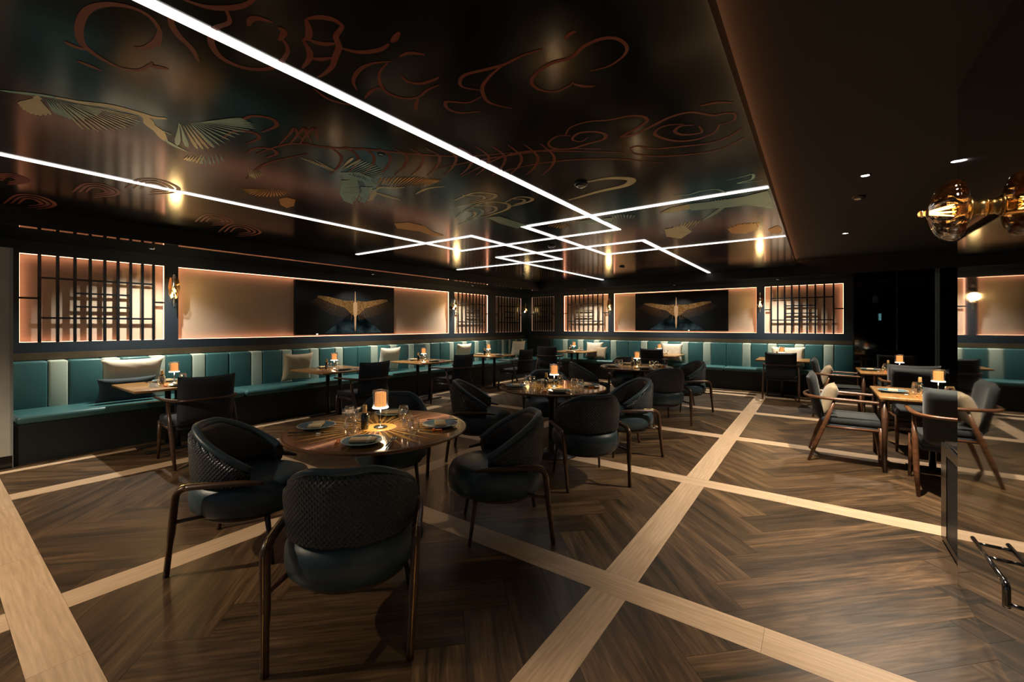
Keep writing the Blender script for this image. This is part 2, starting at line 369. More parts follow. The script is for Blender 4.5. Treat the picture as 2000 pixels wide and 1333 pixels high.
o=ob('plank',bm,M['plank'],fl,False); o['kind']='stuff'
def strip(x0,x1,y0,y1,ang):
    bm=bmesh.new(); add_plank(bm,[(x0+.0006,y0+.0006),(x1-.0006,y0+.0006),(x1-.0006,y1-.0006),(x0+.0006,y1-.0006)],ang); ob('border_plank',bm,M['strip'],fl,False)
for x in XS:
    for j in range(len(YS)-1): strip(x-SW,x+SW,YS[j]+SW,YS[j+1]-SW,PI/2)
    strip(x-SW,x+SW,YS[-1]+SW,10.27,PI/2)
for y in YS:
    x=-6.45
    ends=[-6.45,-5.2,-4.0,-2.63,-1.43,-.2,.98,2.2,3.3]
    for a,b in zip(ends,ends[1:]): strip(a,b,y-SW,y+SW,0)
for j in range(10): strip(-6.55,-6.45,-1.6+j*1.19,-1.6+(j+1)*1.19,PI/2)
for j in range(8): strip(-6.45+j*1.21,-6.45+(j+1)*1.21,10.27,10.37,0)
# ---------------------------------------------------------------- WALLS
XL=-7.45; YB=11.25
def Wm(side):   # local (s along wall, d out of wall into the room, z) -> world
    if side=='L': return Matrix(((0,1,0,XL),(1,0,0,0),(0,0,1,0),(0,0,0,1)))
    return Matrix(((1,0,0,0),(0,-1,0,YB),(0,0,1,0),(0,0,0,1)))
def wob(name,side,boxes,mat,parent=None,bev=0):
    bm=bmesh.new()
    for b in boxes: bx(bm,*b)
    bmesh.ops.transform(bm,matrix=Wm(side),verts=bm.verts)
    if bev:
        bmesh.ops.recalc_face_normals(bm,faces=bm.faces); bmesh.ops.bevel(bm,geom=bm.edges[:],offset=bev,segments=3,profile=.5,affect='EDGES')
        for f in bm.faces: f.smooth=True
    return ob(name,bm,mat,parent)
def wall(name,side,s0,s1,zb,zt,opens):
    bs=[(s0,s1,-.16,0,-.02,zb),(s0,s1,-.16,0,zt,2.75)]; e=s0
    for a,b,_ in opens: bs.append((e,a,-.16,0,zb,zt)); e=b
    bs.append((e,s1,-.16,0,zb,zt))
    wl=st(wob(name,side,bs,M['navy']))
    for a,b,led in opens:
        wob('fabric_panel',side,[(a-.01,b+.01,-.10,-.075,zb-.01,zt+.01)],M['linen'] ,wl)
        lm=M['ledp'] if led else M['leddim']; t=.004
        for q in ((a,b,-.045,-.028,zb,zb+t),(a,b,-.045,-.028,zt-t,zt),(a,a+t,-.045,-.028,zb,zt),(b-t,b,-.045,-.028,zb,zt)):
            wob('led_strip',side,[q],lm,wl)
    return wl
Lz=(1.252,2.288); Bz=(1.278,2.332)
LO=[(.672,2.011,1),(2.171,7.717,1),(7.90,9.27,1),(9.60,10.93,0)]
BO=[(-7.30,-6.47,0),(-6.145,-4.74,1),(-4.575,-1.12,1),(-.955,.466,1)]
wl=wall('wall_left','L',.45,11.3,*Lz,LO)
wb=wall('wall_back','B',-7.61,.62,*Bz,BO)
# ledge rail over the banquettes with its hidden cool strip
for side,s0,s1,par in (('L',.5,11.05,wl),('B',-7.25,.62,wb)):
    wob('ledge_rail',side,[(s0,s1,0,.045,1.045,1.125)],M['bronze'],par)
# lattice screens
def lattice(side,a,b,z0,z1,mirror,label):
    W=b-a; Hh=z1-z0; r=root('lattice_screen')
    U=[.117,.228,.338,.440,.541,.637,.731,.822,.911]
    if mirror: U=[1-u for u in U[::-1]]
    fb=[a+W*u for u in U]
    for s in fb: wob('upright_bar',side,[(s-.015,s+.015,-.030,-.004,z0,z1)],M['black'],r)
    def hb(s0,s1,fr):
        z=z1-Hh*fr; wob('cross_bar',side,[(s0,s1,-.026,-.008,z-.0115,z+.0115)],M['black'],r)
    i0,i1=(2,6) if not mirror else (2,6)
    hb(fb[0],fb[8],.262); hb(fb[0],fb[8],.723); hb(fb[i0],fb[i1],.424); hb(fb[i0],fb[i1],.584)
    hb(a,fb[0],.5); hb(fb[8],b,.5)
    # the empty measures from the wall face
    tag(r,label,'lattice screen','black lattice screens set in the wall panels'); del r['group']
lattice('L',.672,2.011,*Lz,False,'large black lattice over glowing panel at far left of the room')
lattice('L',7.90,9.27,*Lz,False,'black lattice over lit panel just right of the left wall television')
lattice('L',9.60,10.93,*Lz,False,'unlit black lattice on the left wall beside the corner')
lattice('B',-7.30,-6.47,*Bz,True,'unlit narrow black lattice on the back wall in the corner')
lattice('B',-6.145,-4.74,*Bz,True,'black lattice over lit panel left of the back wall television')
lattice('B',-.955,.466,*Bz,True,'large black lattice over lit panel at right end of the back wall')
# televisions
def tv(side,s0,s1,z0,z1,label):
    W=s1-s0; Hh=z1-z0; r=root('television')
    wob('case',side,[(s0,s1,-.073,-.012,z0,z1)],M['screen'],r,.006)
    wob('logo_light',side,[((s0+W*.18 if side=='L' else s0+W*.60),(s0+W*.18 if side=='L' else s0+W*.60)+.03,-.012,-.006,z0+.004,z0+.022)],M['ledw'],r)
    def flat(name,polys,mat,d=-.0105):
        bm=bmesh.new()
        for k,p in enumerate(polys):
            vs=[bm.verts.new((s0+W*x,d+k*1e-5,z0+Hh*(1-y))) for x,y in p]; bm.faces.new(vs)
        bmesh.ops.transform(bm,matrix=Wm(side),verts=bm.verts); return ob(name,bm,mat,r)
    c=.555 if side=='L' else .47
    flat('screen_mist',[[(c-.30,.975),(c+.30,.975),(c+.03,.55),(c-.03,.55)]],M['smist'],-.0114)
    fe=[]; wing=[]
    for sg in (-1,1):
        top=[(0.018,.32),(.06,.335),(.12,.33),(.20,.30),(.28,.27),(.36,.265)]; bot=[(.37,.30),(.30,.35),(.20,.42),(.11,.47),(.05,.58),(0.018,.62)]
        wing.append([(c+sg*x,y) for x,y in top+bot])
        for k in range(26):
            t=k/25; x0=.03+.34*t; y0=.54-.22*t**.8; an=R(80-50*t); ln=.19*(.75+.45*math.sin(PI*(t*.8+.15))); nx=.0028
            x1=x0+ln*math.cos(an)*.42; y1=y0+ln*math.sin(an)
            fe.append([(c+sg*(x0-nx*1.3),y0),(c+sg*x1-sg*nx*.5,y1),(c+sg*x1+sg*nx*.5,y1),(c+sg*(x0+nx*1.8),y0)])
    flat('feather_image',fe,M['sfea'],-.0112)['kind']='stuff'; flat('wing_image',wing,M['sgold'],-.0109)
    flat('crane_body_image',[[(c-.002,.14),(c+.002,.14),(c+.005,.25),(c+.007,.34),(c+.020,.37),(c+.021,.50),(c+.016,.62),(c+.010,.66),(c+.009,.80),(c+.004,.90),(c,.95),(c-.004,.90),(c-.009,.80),(c-.010,.66),(c-.016,.62),(c-.021,.50),(c-.020,.37),(c-.007,.34),(c-.005,.25)]],M['sgold2'],-.0105)
    tag(r,label,'television')
tv('L',3.86,6.02,1.275,2.262,'wide television on the left wall showing a golden crane')
tv('B',-3.97,-1.71,1.312,2.305,'wide television on the back wall showing a golden crane')
# sconces
def make_sconce():
    r=root('wall_sconce')       # local: x along wall, -y into the room
    bm=bmesh.new(); lathe(bm,[(0,0),(.028,.002),(.030,.05),(.018,.06),(0,.06)],n=16); bmesh.ops.rotate(bm,cent=(0,0,0),matrix=Matrix.Rotation(R(90),3,'X'),verts=bm.verts); ob('wall_plate',bm,M['brass'],r)
    bm=bmesh.new(); tube(bm,[(0,-.075,-.13),(0,-.075,.19)],[.008,.011],10); ob('centre_rod',bm,M['chrome'],r)
    for s in (-1,1):
        bm=bmesh.new(); n=8; A=[];B=[]
        for k in range(n+1):
            t=k/n; z=-.05+.21*t; wd=.034*math.sin(PI*(.10+.72*t)); A.append(bm.verts.new((s*.014,-.060,z))); B.append(bm.verts.new((s*(.014+wd),-.075-wd*.25,z)))
        for k in range(n):
            f=bm.faces.new((A[k],A[k+1],B[k+1],B[k])); f.smooth=True
        bmesh.ops.solidify(bm,geom=bm.faces[:],thickness=.003); ob('brass_leaf',bm,M['brass'],r)
    bm=bmesh.new(); bmesh.ops.create_uvsphere(bm,u_segments=16,v_segments=10,radius=.022,matrix=Matrix.Translation((0,-.045,-.01))); ob('bulb',bm,M['bulb'],r)
    bm=bmesh.new(); lathe(bm,[(.012,-.04),(.040,-.03),(.046,.0),(.034,.05),(.026,.09)],cy=-.075,n=20); ob('glass_shade',bm,M['glass2'],r)
    l=bpy.data.lights.new('sconce_glow','POINT'); l.energy=SCONCE_W; l.color=(1,.66,.25); l.shadow_soft_size=.07
    lo=bpy.data.objects.new('sconce_glow',l); lo.location=(0,-.13,.03); lo.parent=r; C.objects.link(lo)
    return r
for side,s,lb,dim in (('L',2.092,'brass sconce between large lattice and long panel at left',0),('L',7.81,'brass sconce right of the left wall television panel',0),('L',11.0,'brass sconce in the dark room corner',1),('B',-4.66,'brass sconce left of the back wall television panel',0),('B',-1.037,'brass sconce right of the back wall television panel',0)):
    rz=PI/2 if side=='L' else 0
    loc=(XL,s,1.90) if side=='L' else (s,YB,1.93)
    o=put('sconce',make_sconce,loc,rz,lb,'sconce'); o.scale=(1.4,1.25,1.4)
    if dim:
        for ch in o.children:
            if ch.type=='LIGHT': ch.data=ch.data.copy(); ch.data.energy=SCONCE_W*.2
# left grey pier
pr=st(box('trim_1',-7.75,-6.66,-1.5,.552,0,2.24,M['concrete'])); pr.name='trim_1'
st(box('baseboard_left',-7.7,-6.652,-1.5,.554,0,.125,M['black']))
box('corner_bead',-6.672,-6.654,.540,.560,.0,2.24,basic('grey_bead',(.25,.27,.27),.5),pr)
st(box('wall_front',-7.8,3.5,-3.4,-3.2,0,2.8,M['navy'])); st(box('wall_right',3.3,3.5,-3.3,11.6,0,2.8,M['navy']))
st(box('trim_2',-7.8,-7.0,-3.3,.46,2.24,2.62,M['navy']))
st(box('wall_side',-7.95,-7.75,-3.3,11.5,0,2.8,M['navy']))
# dark glass partition right of the back wall
gp=st(root('window_1'))
for x0,x1 in ((.64,1.30),(1.32,1.84),(1.90,3.3)): box('glass_pane',x0,x1,11.27,11.30,0,2.44,M['blackglass'],gp)
for x in (.63,1.31,1.855,1.885): box('mullion',x-.012,x+.012,11.22,11.31,0,2.44,M['black'] if x<1.8 else M['mull'],gp)
for nm,x0,x1,z0,z1,lb in (('blue_glass_reflection',.93,1.02,1.90,2.06,'painted faint blue square reflection high on the dark glass partition'),('teal_glass_reflection',1.01,1.07,1.54,1.70,'small painted teal reflection glowing on the dark glass partition')):  # reflections in the dark glass, painted as two small raised plates
    r=root(nm,(0,0,0)); box('case',x0,x1,11.235,11.268,z0,z1,M['black'],r,.004)
    box('screen',x0+.012,x1-.008,11.232,11.236,z0+.012,z1-.012,M['tealglint'] if nm=='teal_glass_reflection' else basic('painted_blue_reflection',(.02,.06,.08),.3),r)
    tag(r,lb,'reflection')
# mirrored pillar block at right
mp=st(box('wall_mirror',.64,1.9,-1.4,3.366,0,2.76,M['mirror'])); 
h=root('door_handle_bar'); 
bm=bmesh.new(); tube(bm,[(.585,2.82,.473),(.585,2.42,.473)],.0085,12); ob('bar',bm,M['dchrome'],h)
for y in (2.76,2.62): 
    bm=bmesh.new(); tube(bm,[(.585,y,.473),(.642,y,.473)],.007,8); ob('standoff',bm,M['dchrome'],h)
bm=bmesh.new(); tube(bm,smooth_path([(.585,2.43,.473),(.585,2.40,.466),(.585,2.393,.44),(.585,2.393,.385)],4),.012,12); ob('end_post',bm,M['dchrome'],h)
bm=bmesh.new(); tube(bm,[(.585,2.393,.395),(.642,2.393,.395)],.008,8); ob('standoff',bm,M['dchrome'],h)
tag(h,'dark polished metal pull handle on the black mirrored cabinet at right','handle')
# low cabinet with perforated side
cb=root('service_cabinet',(1.0,3.7,0))
box('body',-.295,.3,-.33,.33,0,.67,M['black'],cb,.004)
bm=bmesh.new()
x=-.312
bx(bm,x,x+.012,-.32,-.30,.05,.64); bx(bm,x,x+.012,.19,.33,.02,.66); bx(bm,x,x+.012,-.30,.19,.60,.66); bx(bm,x,x+.012,-.30,.19,.02,.06); ob('door_frame',bm,M['black'],cb)
bm=bmesh.new()
for k in range(46):
    y=-.29+k*.0105
    bx(bm,x+.004,x+.009,y,y+.0035,.06,.60)
for k in range(46):
    z=.065+k*.0117; bx(bm,x+.003,x+.008,-.30,.19,z,z+.0035)
o=ob('perforated_mesh',bm,M['mesh'],cb)
tag(cb,'low black service cabinet with perforated metal side at the mirror edge','cabinet')
# ---------------------------------------------------------------- CEILING
HC=2.62
XA=-6.37; XR=-.32; YC=10.24
ce=st(box('ceiling',XA,XR,-3.2,YC,HC,HC+.085,M['ceil']))
st(box('ceiling_right',-.6,3.4,-3.2,YC,2.76,2.84,M['rceil']))
box('cove_edge',XR-.006,XR+.004,-3.2,YC,HC-.004,HC+.094,M['black'],ce)
box('cove_led',-.372,-.366,-3.0,YC-.1,2.714,2.744,M['ledcove'],ce)
st(box('soffit_left',-7.8,XA,-3.2,YC,2.436,2.8,M['soffit'])); st(box('soffit_back',-7.8,3.4,YC,11.6,2.436,2.8,M['soffit']))
st(box('trim_4',XA-.001,XA+.006,-3.2,YC+.006,2.435,HC+.002,M['fascia'])); st(box('trim_5',XA,3.3,YC-.006,YC+.001,2.435,2.762,M['fascia']))
SWD=.029
lines=[('x',-1.96,-3,4.98),('y',4.95,-1.99,-4.55),('x',-4.52,-3,4.98),('y',4.17,-2.84,-.325),('x',-2.81,4.14,6.61),('y',6.58,-2.84,-.325),
 ('y',4.20,-6.15,-3.64),('x',-3.66,4.17,6.61),('y',6.58,-6.12,-3.63),('y',5.79,-4.48,-1.92),('x',-4.45,5.76,YC-.03),('x',-1.93,5.76,YC-.03)]
for k,(ax,c,a,b) in enumerate(lines):
    a,b=min(a,b),max(a,b); z=HC-.0058-.0002*k
    if ax=='x': o=box('light_line',c-SWD,c+SWD,a,b,z,HC+.001,M['ledw'],ce)
    else: o=box('light_line',a,b,c-SWD,c+SWD,z,HC+.001,M['ledw'],ce)
# printed mural: flat shapes on the ceiling
ZM=HC-.0022; FK2=[0]
def ribbon(bm,px,w,taper=True,k=6):
    pts=smooth_path([(u,v,0) for u,v in px],k)
    FK2[0]+=1; P=[Vector((*on_ceiling(p.x,p.y,HC),ZM+.0006-FK2[0]*5e-6)) for p in pts]; n=len(P); A=[];B=[]
    for i,p in enumerate(P):
        t=(P[min(i+1,n-1)]-P[max(i-1,0)]); t.z=0
        if t.length<1e-6: t=Vector((1,0,0))
        t.normalize(); s=Vector((-t.y,t.x,0)); q=i/(n-1)
        ww=w*(.35+.65*math.sin(PI*min(max(q,.04),.96))) if taper else w
        A.append(bm.verts.new(p+s*ww/2)); B.append(bm.verts.new(p-s*ww/2))
    for i in range(n-1): bm.faces.new((A[i],A[i+1],B[i+1],B[i]))
FK=[0]
def feather(bm,b,t,w):
    FK[0]+=1; w*=.36; zf=ZM-FK[0]*8e-6
    b=Vector((*on_ceiling(*b,HC),zf)); t=Vector((*on_ceiling(*t,HC),zf)); d=t-b; s=Vector((-d.y,d.x,0)).normalized()
    pr=[(0,.10),(.3,.35),(.72,.95),(.92,.75)]
    A=[bm.verts.new(b+d*q+s*w*k/2) for q,k in pr]; B=[bm.verts.new(b+d*q-s*w*k/2) for q,k in pr]; T=bm.verts.new(t)
    for i in range(3): bm.faces.new((A[i],A[i+1],B[i+1],B[i]))
    bm.faces.new((A[3],T,B[3]))
def blob(bm,px):
    FK[0]+=1
    vs=[bm.verts.new((*on_ceiling(u,v,HC),ZM-FK[0]*8e-6)) for u,v in px]; bm.faces.new(vs)
def lerp(a,b,t): return (a[0]+(b[0]-a[0])*t,a[1]+(b[1]-a[1])*t)
def fan(bm,b0,b1,tips,w,n):
    for k in range(n):
        t=k/(n-1); q=t*(len(tips)-1); i=min(int(q),len(tips)-2); tp=lerp(tips[i],tips[i+1],q-i); feather(bm,lerp(b0,b1,t),tp,w)
RED=[(.034,[[(310,90),(312,60),(290,30),(250,12),(205,8),(170,20),(155,50),(158,80),(175,98),(200,115),(235,132),(270,137),(290,128),(298,122)],[(262,92),(285,93),(305,80),(311,60)],[(290,128),(310,131),(328,134)],[(126,80),(145,90),(168,96)],[(150,118),(175,128),(198,137)],
 [(350,-5),(400,12),(440,15),(475,10),(500,-5)],[(333,15),(335,45),(350,70),(375,95),(388,120)],[(440,15),(448,35),(445,45),(420,55),(412,80),(430,110),(470,130),(510,135),(540,128),(560,105),(560,88),(548,72)],[(485,50),(490,38),(505,35),(533,43)],[(543,52),(555,62),(545,78)],[(597,36),(603,55),(602,72),(592,78)],[(592,78),(604,98),(604,115),(590,133)],[(602,77),(630,85),(656,84)],[(604,113),(625,115),(648,112)],[(652,36),(668,50),(656,70),(662,90),(655,110),(648,130),(630,146),(620,150)],[(600,36),(625,33),(652,38),(665,48)],[(662,92),(700,101),(740,97),(760,85)],[(765,82),(772,74),(780,62)]]),
 (.026,[[(697,175),(690,158),(700,138),(725,124),(765,119)],[(757,122),(742,140),(742,160),(755,180),(785,191),(815,190),(835,175),(858,165)],[(783,145),(795,158),(820,163),(848,155),(857,150)],[(742,170),(725,178),(712,192)],[(817,190),(812,205),(813,215)],[(780,110),(800,103),(830,106)],
 [(1060,95),(1020,108),(985,125),(950,135),(910,145),(898,158),(905,170),(940,176)],[(985,125),(960,145),(942,170),(950,195),(970,205),(1000,211)],[(940,188),(915,200),(880,198),(870,200),(875,212),(900,220),(937,217)],[(612,172),(640,192),(670,202),(690,204)],
 [(1152,138),(1190,128),(1218,108),(1224,90),(1205,75),(1175,75),(1140,90),(1115,112),(1080,122),(1050,140),(1038,160),(1055,175),(1085,178),(1110,168),(1120,160)],[(1120,163),(1140,168),(1162,168)],[(1103,76),(1112,66),(1125,60)]]),
 (.030,[[(1115,265),(1090,265),(1072,278),(1078,288),(1110,291),(1150,280),(1178,272),(1182,262),(1160,257),(1130,260),(1118,272),(1135,276),(1148,268)],[(1105,263),(1115,248),(1150,237),(1190,234),(1230,226),(1258,228),(1262,238),(1235,255),(1212,267),(1240,262),(1275,245),(1310,228),(1350,219),(1392,225),(1415,221),(1435,222),(1432,235),(1405,243)],
 [(1405,243),(1395,258),(1360,272),(1320,275),(1285,266),(1280,256),(1300,245),(1335,242)],[(1355,244),(1330,246),(1318,256),(1335,263),(1370,258),(1365,246)],[(1368,206),(1400,200),(1432,200)],[(1230,290),(1245,285),(1280,290),(1330,286),(1380,280),(1420,268),(1450,250)],[(1232,292),(1240,300),(1290,305),(1360,300),(1410,290),(1455,268)],
 [(480,350),(520,320),(600,300)],[(900,345),(1000,300),(1100,295),(1218,298)],[(960,340),(1060,318),(1180,310),(1300,318)],[(850,330),(950,310),(1080,292),(1180,290)]])]
bm=bmesh.new()
for w_,ls in RED:
    for p in ls: ribbon(bm,p,w_*.78)
for k in range(14):   # rib lines of the long coiled body
    x=640+k*32; ribbon(bm,[(x,290-abs(k-5)*1.2),(x+26,305),(x+20,326),(x+2,342)],.022)
ribbon(bm,[(500,300),(570,280),(640,288),(720,292),(800,300),(900,305),(1000,298)],.03)
for k in range(3): ribbon(bm,[(545+k*20,282),(565+k*17,262),(575+k*20,250),(582+k*18,262),(600+k*12,280)],.02)
for cx_,cy_,rx,ry in ((500,245,40,18),(470,270,36,14),(510,300,30,11)): ribbon(bm,[(cx_-rx,cy_),(cx_-rx*.3,cy_-ry),(cx_+rx*.7,cy_-ry*.8),(cx_+rx,cy_),(cx_+rx*.3,cy_+ry*.7)],.028)
for cx_,cy_,sc in ((60,395,1.1),(190,372,1.0),(300,365,1.15),(20,350,.8),(420,430,.8),(470,450,.9)):
    for k in range(3):
        r_=1-.27*k; ribbon(bm,[(cx_-48*sc*r_,cy_+3),(cx_-24*sc*r_,cy_-13*sc*r_),(cx_+14*sc*r_,cy_-11*sc*r_),(cx_+42*sc*r_,cy_+2*sc),(cx_+30*sc*r_,cy_+10*sc*r_),(cx_-8*sc*r_,cy_+13*sc*r_)],.034)
ob('cloud_line_print',bm,M['mred'],ce)
bg=bmesh.new(); bt=bmesh.new(); bo=bmesh.new()
fan(bg,(70,190),(76,192),[(36,203),(46,214),(60,222),(78,226),(98,224)],.07,9)
fan(bt,(90,194),(150,202),[(110,222),(150,238),(190,226),(205,216)],.05,14)
fan(bg,(110,200),(175,206),[(165,254),(190,257),(210,256),(228,255),(245,253),(258,249),(270,243),(276,236),(274,229)],.036,15)
ribbon(bt,[(0,176),(40,181),(90,187),(150,198)],.03); ribbon(bg,[(110,190),(160,200),(220,208),(270,221),(300,229),(325,231)],.05)
ribbon(bg,[(272,222),(288,232),(293,243),(310,256),(318,268),(325,276)],.055); ribbon(bt,[(322,272),(340,284),(368,297)],.03); ribbon(bt,[(318,255),(335,263)],.02)
blob(bg,[(64,188),(74,186),(83,192),(76,196),(66,193)])
fan(bt,(350,240),(352,242),[(346,284),(366,288)],.085,2)
fan(bg,(358,245),(372,240),[(386,291),(402,292),(418,289)],.065,4)
fan(bt,(372,240),(405,236),[(420,288),(440,280),(460,268),(480,258),(500,250),(498,242),(485,235),(474,230)],.055,15)
fan(bg,(368,303),(400,301),[(360,312),(372,316),(390,320)],.045,6); fan(bt,(390,302),(430,300),[(395,320),(415,322),(436,315)],.04,6)
fan(bo,(505,369),(548,370),[(473,369),(480,377),(500,383),(525,385),(548,383),(566,378)],.05,17)
blob(bo,[(545,388),(560,385),(577,390),(574,402),(560,406),(548,400)]); fan(bg,(486,330),(500,331),[(488,345),(500,350),(512,343)],.03,7)
fan(bg,(662,332),(668,331),[(690,307),(705,311)],.07,2)
fan(bt,(672,331),(722,350),[(704,311),(716,314),(727,318),(737,322),(744,328),(750,335),(752,341),(746,345)],.042,13)
blob(bt,[(665,336),(700,336),(728,348),(735,362),(716,364),(700,352),(672,350)])
fan(bo,(735,366),(835,362),[(745,346),(780,345),(815,345),(840,348),(862,351)],.045,18)
blob(bt,[(666,352),(698,351),(701,362),(702,378),(688,398),(672,392),(664,378)]); blob(bt,[(704,364),(728,366),(722,382),(712,396),(700,392),(703,376)])
blob(bg,[(722,372),(734,368),(736,378),(728,390),(718,392)]); ribbon(bg,[(735,370),(745,366),(770,367),(790,366)],.04); ribbon(bg,[(735,376),(755,383),(782,390)],.05)
fan(bg,(664,340),(668,338),[(585,307),(598,310),(618,312),(624,320)],.025,6); ribbon(bg,[(812,379),(835,368),(870,364)],.03)
for cx_,cy_,rx,ry in ((925,386,38,9),(945,408,44,13),(915,418,24,11),(1010,392,26,7)):
    ribbon(bg if rx!=24 else bt,[(cx_-rx,cy_+ry*.6),(cx_,cy_-ry),(cx_+rx,cy_-ry*.8),(cx_+rx*1.05,cy_),(cx_+rx*.2,cy_+ry),(cx_-rx*.8,cy_+ry*1.8)],.035)
    ribbon(bg,[(cx_-rx*.6,cy_-ry*.5),(cx_+rx*.4,cy_-ry*.4),(cx_+rx*.5,cy_+ry*.3),(cx_-rx*.2,cy_+ry)],.03)
ribbon(bg,[(1147,355),(1190,348),(1232,350),(1222,362),(1170,374),(1110,391)],.07); ribbon(bt,[(1315,381),(1345,380),(1370,373),(1400,370),(1420,378)],.03); ribbon(bt,[(1420,352),(1450,345),(1470,340),(1468,350),(1440,358),(1490,352)],.02)
blob(bg,[(1287,416),(1310,405),(1345,398),(1350,408),(1320,413)]); blob(bt,[(1345,398),(1400,392),(1450,384),(1500,372),(1508,392),(1512,408),(1460,400),(1430,404),(1350,411)])
fan(bt,(1400,404),(1425,398),[(1380,396),(1395,390),(1415,388)],.05,7); ribbon(bt,[(1425,396),(1405,410),(1390,420),(1372,430)],.05)
fan(bg,(1300,455),(1345,452),[(1290,452),(1320,440),(1345,432),(1368,429)],.06,11); blob(bg,[(1298,448),(1335,440),(1352,452),(1330,466),(1302,462)])
fan(bo,(1425,448),(1480,446),[(1428,440),(1455,435),(1482,434)],.06,9); blob(bo,[(1420,447),(1445,438),(1478,436),(1480,448),(1455,456),(1430,456)]); blob(bo,[(1500,448),(1520,440),(1528,448),(1525,456),(1505,456)])
blob(bo,[(770,436),(800,434),(830,442),(845,452),(868,460),(846,461),(820,452),(775,446)]); blob(bt,[(950,424),(975,422),(1000,430),(1030,440),(1010,446),(975,436)])
fan(bo,(1085,435),(1105,436),[(1070,442),(1090,446),(1112,444)],.06,8); blob(bt,[(1122,432),(1160,428),(1200,424),(1195,432),(1150,436)]); fan(bt,(1200,430),(1235,426),[(1195,420),(1215,418),(1240,420)],.05,8)
bk=bmesh.new(); FK2[0]+=240
for p in ([(700,366),(706,372),(701,380),(706,388),(700,395)],[(735,368),(728,372),(722,380),(719,390)],[(668,364),(684,366),(700,364)],[(668,374),(684,377),(699,375)],[(672,384),(684,387),(694,385)],[(705,352),(712,360),(722,364),(733,366)],[(680,340),(700,344),(722,352)],[(740,364),(780,364),(830,361)]): ribbon(bk,p,.012,False)
for k in range(8): ribbon(bk,[(690+k*5,338+k*1.6),(694+k*5,345+k*1.6)],.008,False,2)
ob('crane_outline_print',bk,M['black'],ce)
ob('gold_crane_print',bg,M['mgold'],ce); ob('verdigris_crane_print',bt,M['mteal'],ce); ob('copper_feather_print',bo,M['mor'],ce)
# downlights and small ceiling devices
def make_dl():
    r=root('downlight'); bm=bmesh.new(); lathe(bm,[(.030,0),(.030,-.006),(.040,-.008),(.044,-.002),(.044,.0)],n=24); ob('trim_ring',bm,M['black'],r)
    bm=bmesh.new(); lathe(bm,[(0,-.003),(.030,-.004)],n=20); ob('lens',bm,M['lens'],r); return r
def make_dl2():
    r=root('downlight'); bm=bmesh.new(); lathe(bm,[(.026,0),(.026,-.006),(.034,-.007),(.038,-.001),(.038,0)],n=24); ob('trim_ring',bm,M['black'],r)
    bm=bmesh.new(); lathe(bm,[(0,-.003),(.022,-.004)],n=20); ob('lens',bm,M['lensdim'],r); return r
for a,lb in zip(RIGHT_DL,('bright downlight in right ceiling, nearer of the two in line','bright downlight in right ceiling, farther of the two in line','small bright downlight in right ceiling above the amber lamp')):
    spot(*a); put('dl',make_dl,(a[0],a[1],a[2]-.0005),0,lb,'downlight')
for a,lb in zip(LEFT_DL+BACK_DL,('soffit downlight above the large lattice at far left','soffit downlight above the left wall television','soffit downlight above the lattice beside the left television','soffit downlight above the lattice left of the back television','soffit downlight above the back wall television','soffit downlight above the right end lattice of the back wall')):
    tg=(a[0]-.18,a[1],0) if a in LEFT_DL else (a[0],a[1]+.12,0)
    spot(*a,1.0,.02,tg); put('dl2',make_dl2,(a[0],a[1],a[2]-.0005),0,lb,'downlight')
def make_pin():
    r=root('pinhole_spot'); bm=bmesh.new(); lathe(bm,[(.016,0),(.016,-.003),(.026,-.004),(.028,0)],n=20); ob('ring',bm,M['black'],r)
    bm=bmesh.new(); lathe(bm,[(0,-.001),(.016,-.0015)],n=16); ob('aperture',bm,M['chrome'],r); return r
for a,nm in zip(TABLE_DL,('nearest round table','middle round table','farthest round table')): put('pin',make_pin,(a[0],a[1],HC-.0006),0,'tiny pinhole ceiling spot above the '+nm,'downlight')
def make_det():
    r=root('smoke_detector'); bm=bmesh.new(); lathe(bm,[(.055,0),(.055,-.012),(.048,-.02),(.03,-.022)],n=24); ob('base',bm,M['black'],r)
    bm=bmesh.new(); lathe(bm,[(.03,-.02),(.034,-.03),(.02,-.036),(0,-.037)],n=20); ob('sensor',bm,M['chrome'],r); return r
put('det',make_det,(.354,5.55,2.7595),0,'round smoke detector between the two in-line downlights at right','detector')
put('det',make_det,(-1.571,3.17,HC-.0005),0,'small black detector on the printed ceiling above the gold curl','detector')
put('det',make_det,(-3.135,8.135,HC-.0005),0,'small dark detector on the printed ceiling near the back soffit','detector')
put('det',make_det,(-3.15,5.39,HC-.0005),0,'flat grey detector inside the crossing ceiling light squares','detector')
# ---------------------------------------------------------------- BANQUETTES
def banquette(side,s0,s1,label):
    r=root('banquette_section'); L_=s1-s0; g=.004
    wob('plinth',side,[(s0,s1,.0,.735 if side=='L' else .53,0,.415)],M['teals'],r)
    wob('seat_cushion',side,[(s0+g,s1-g,.14,.76 if side=='L' else .555,.415,.505)],M['teal'],r,.036)
    wT=L_*.31/2.23; wC=L_*.17/2.23; s=s0
    for k in range(9):
        w_=wT if k%2==0 else wC
        wob('back_panel',side,[(s+.0015,s+w_-.0015,.03,.20,.47,1.038)],M['teal'] if k%2==0 else M['cream'],r,.022)
        s+=w_
    tag(r,label,'banquette')
e=[.572,2.745,4.97,7.2,9.42]
for i,lb in enumerate(('striped teal banquette section at far left below large lattice','striped teal banquette section left of the left wall television','striped teal banquette section below right half of left television','striped teal banquette section below the second lattice of left wall')): banquette('L',e[i],e[i+1],lb)
banquette('L',9.42,10.95,'short dark banquette section ending the left wall in the corner')
e=[-6.42,-4.09,-1.72,.63]
for i,lb in enumerate(('striped teal banquette section below left lattice of back wall','striped teal banquette section below the back wall television','striped teal banquette section at right end of the back wall')): banquette('B',e[i],e[i+1],lb)
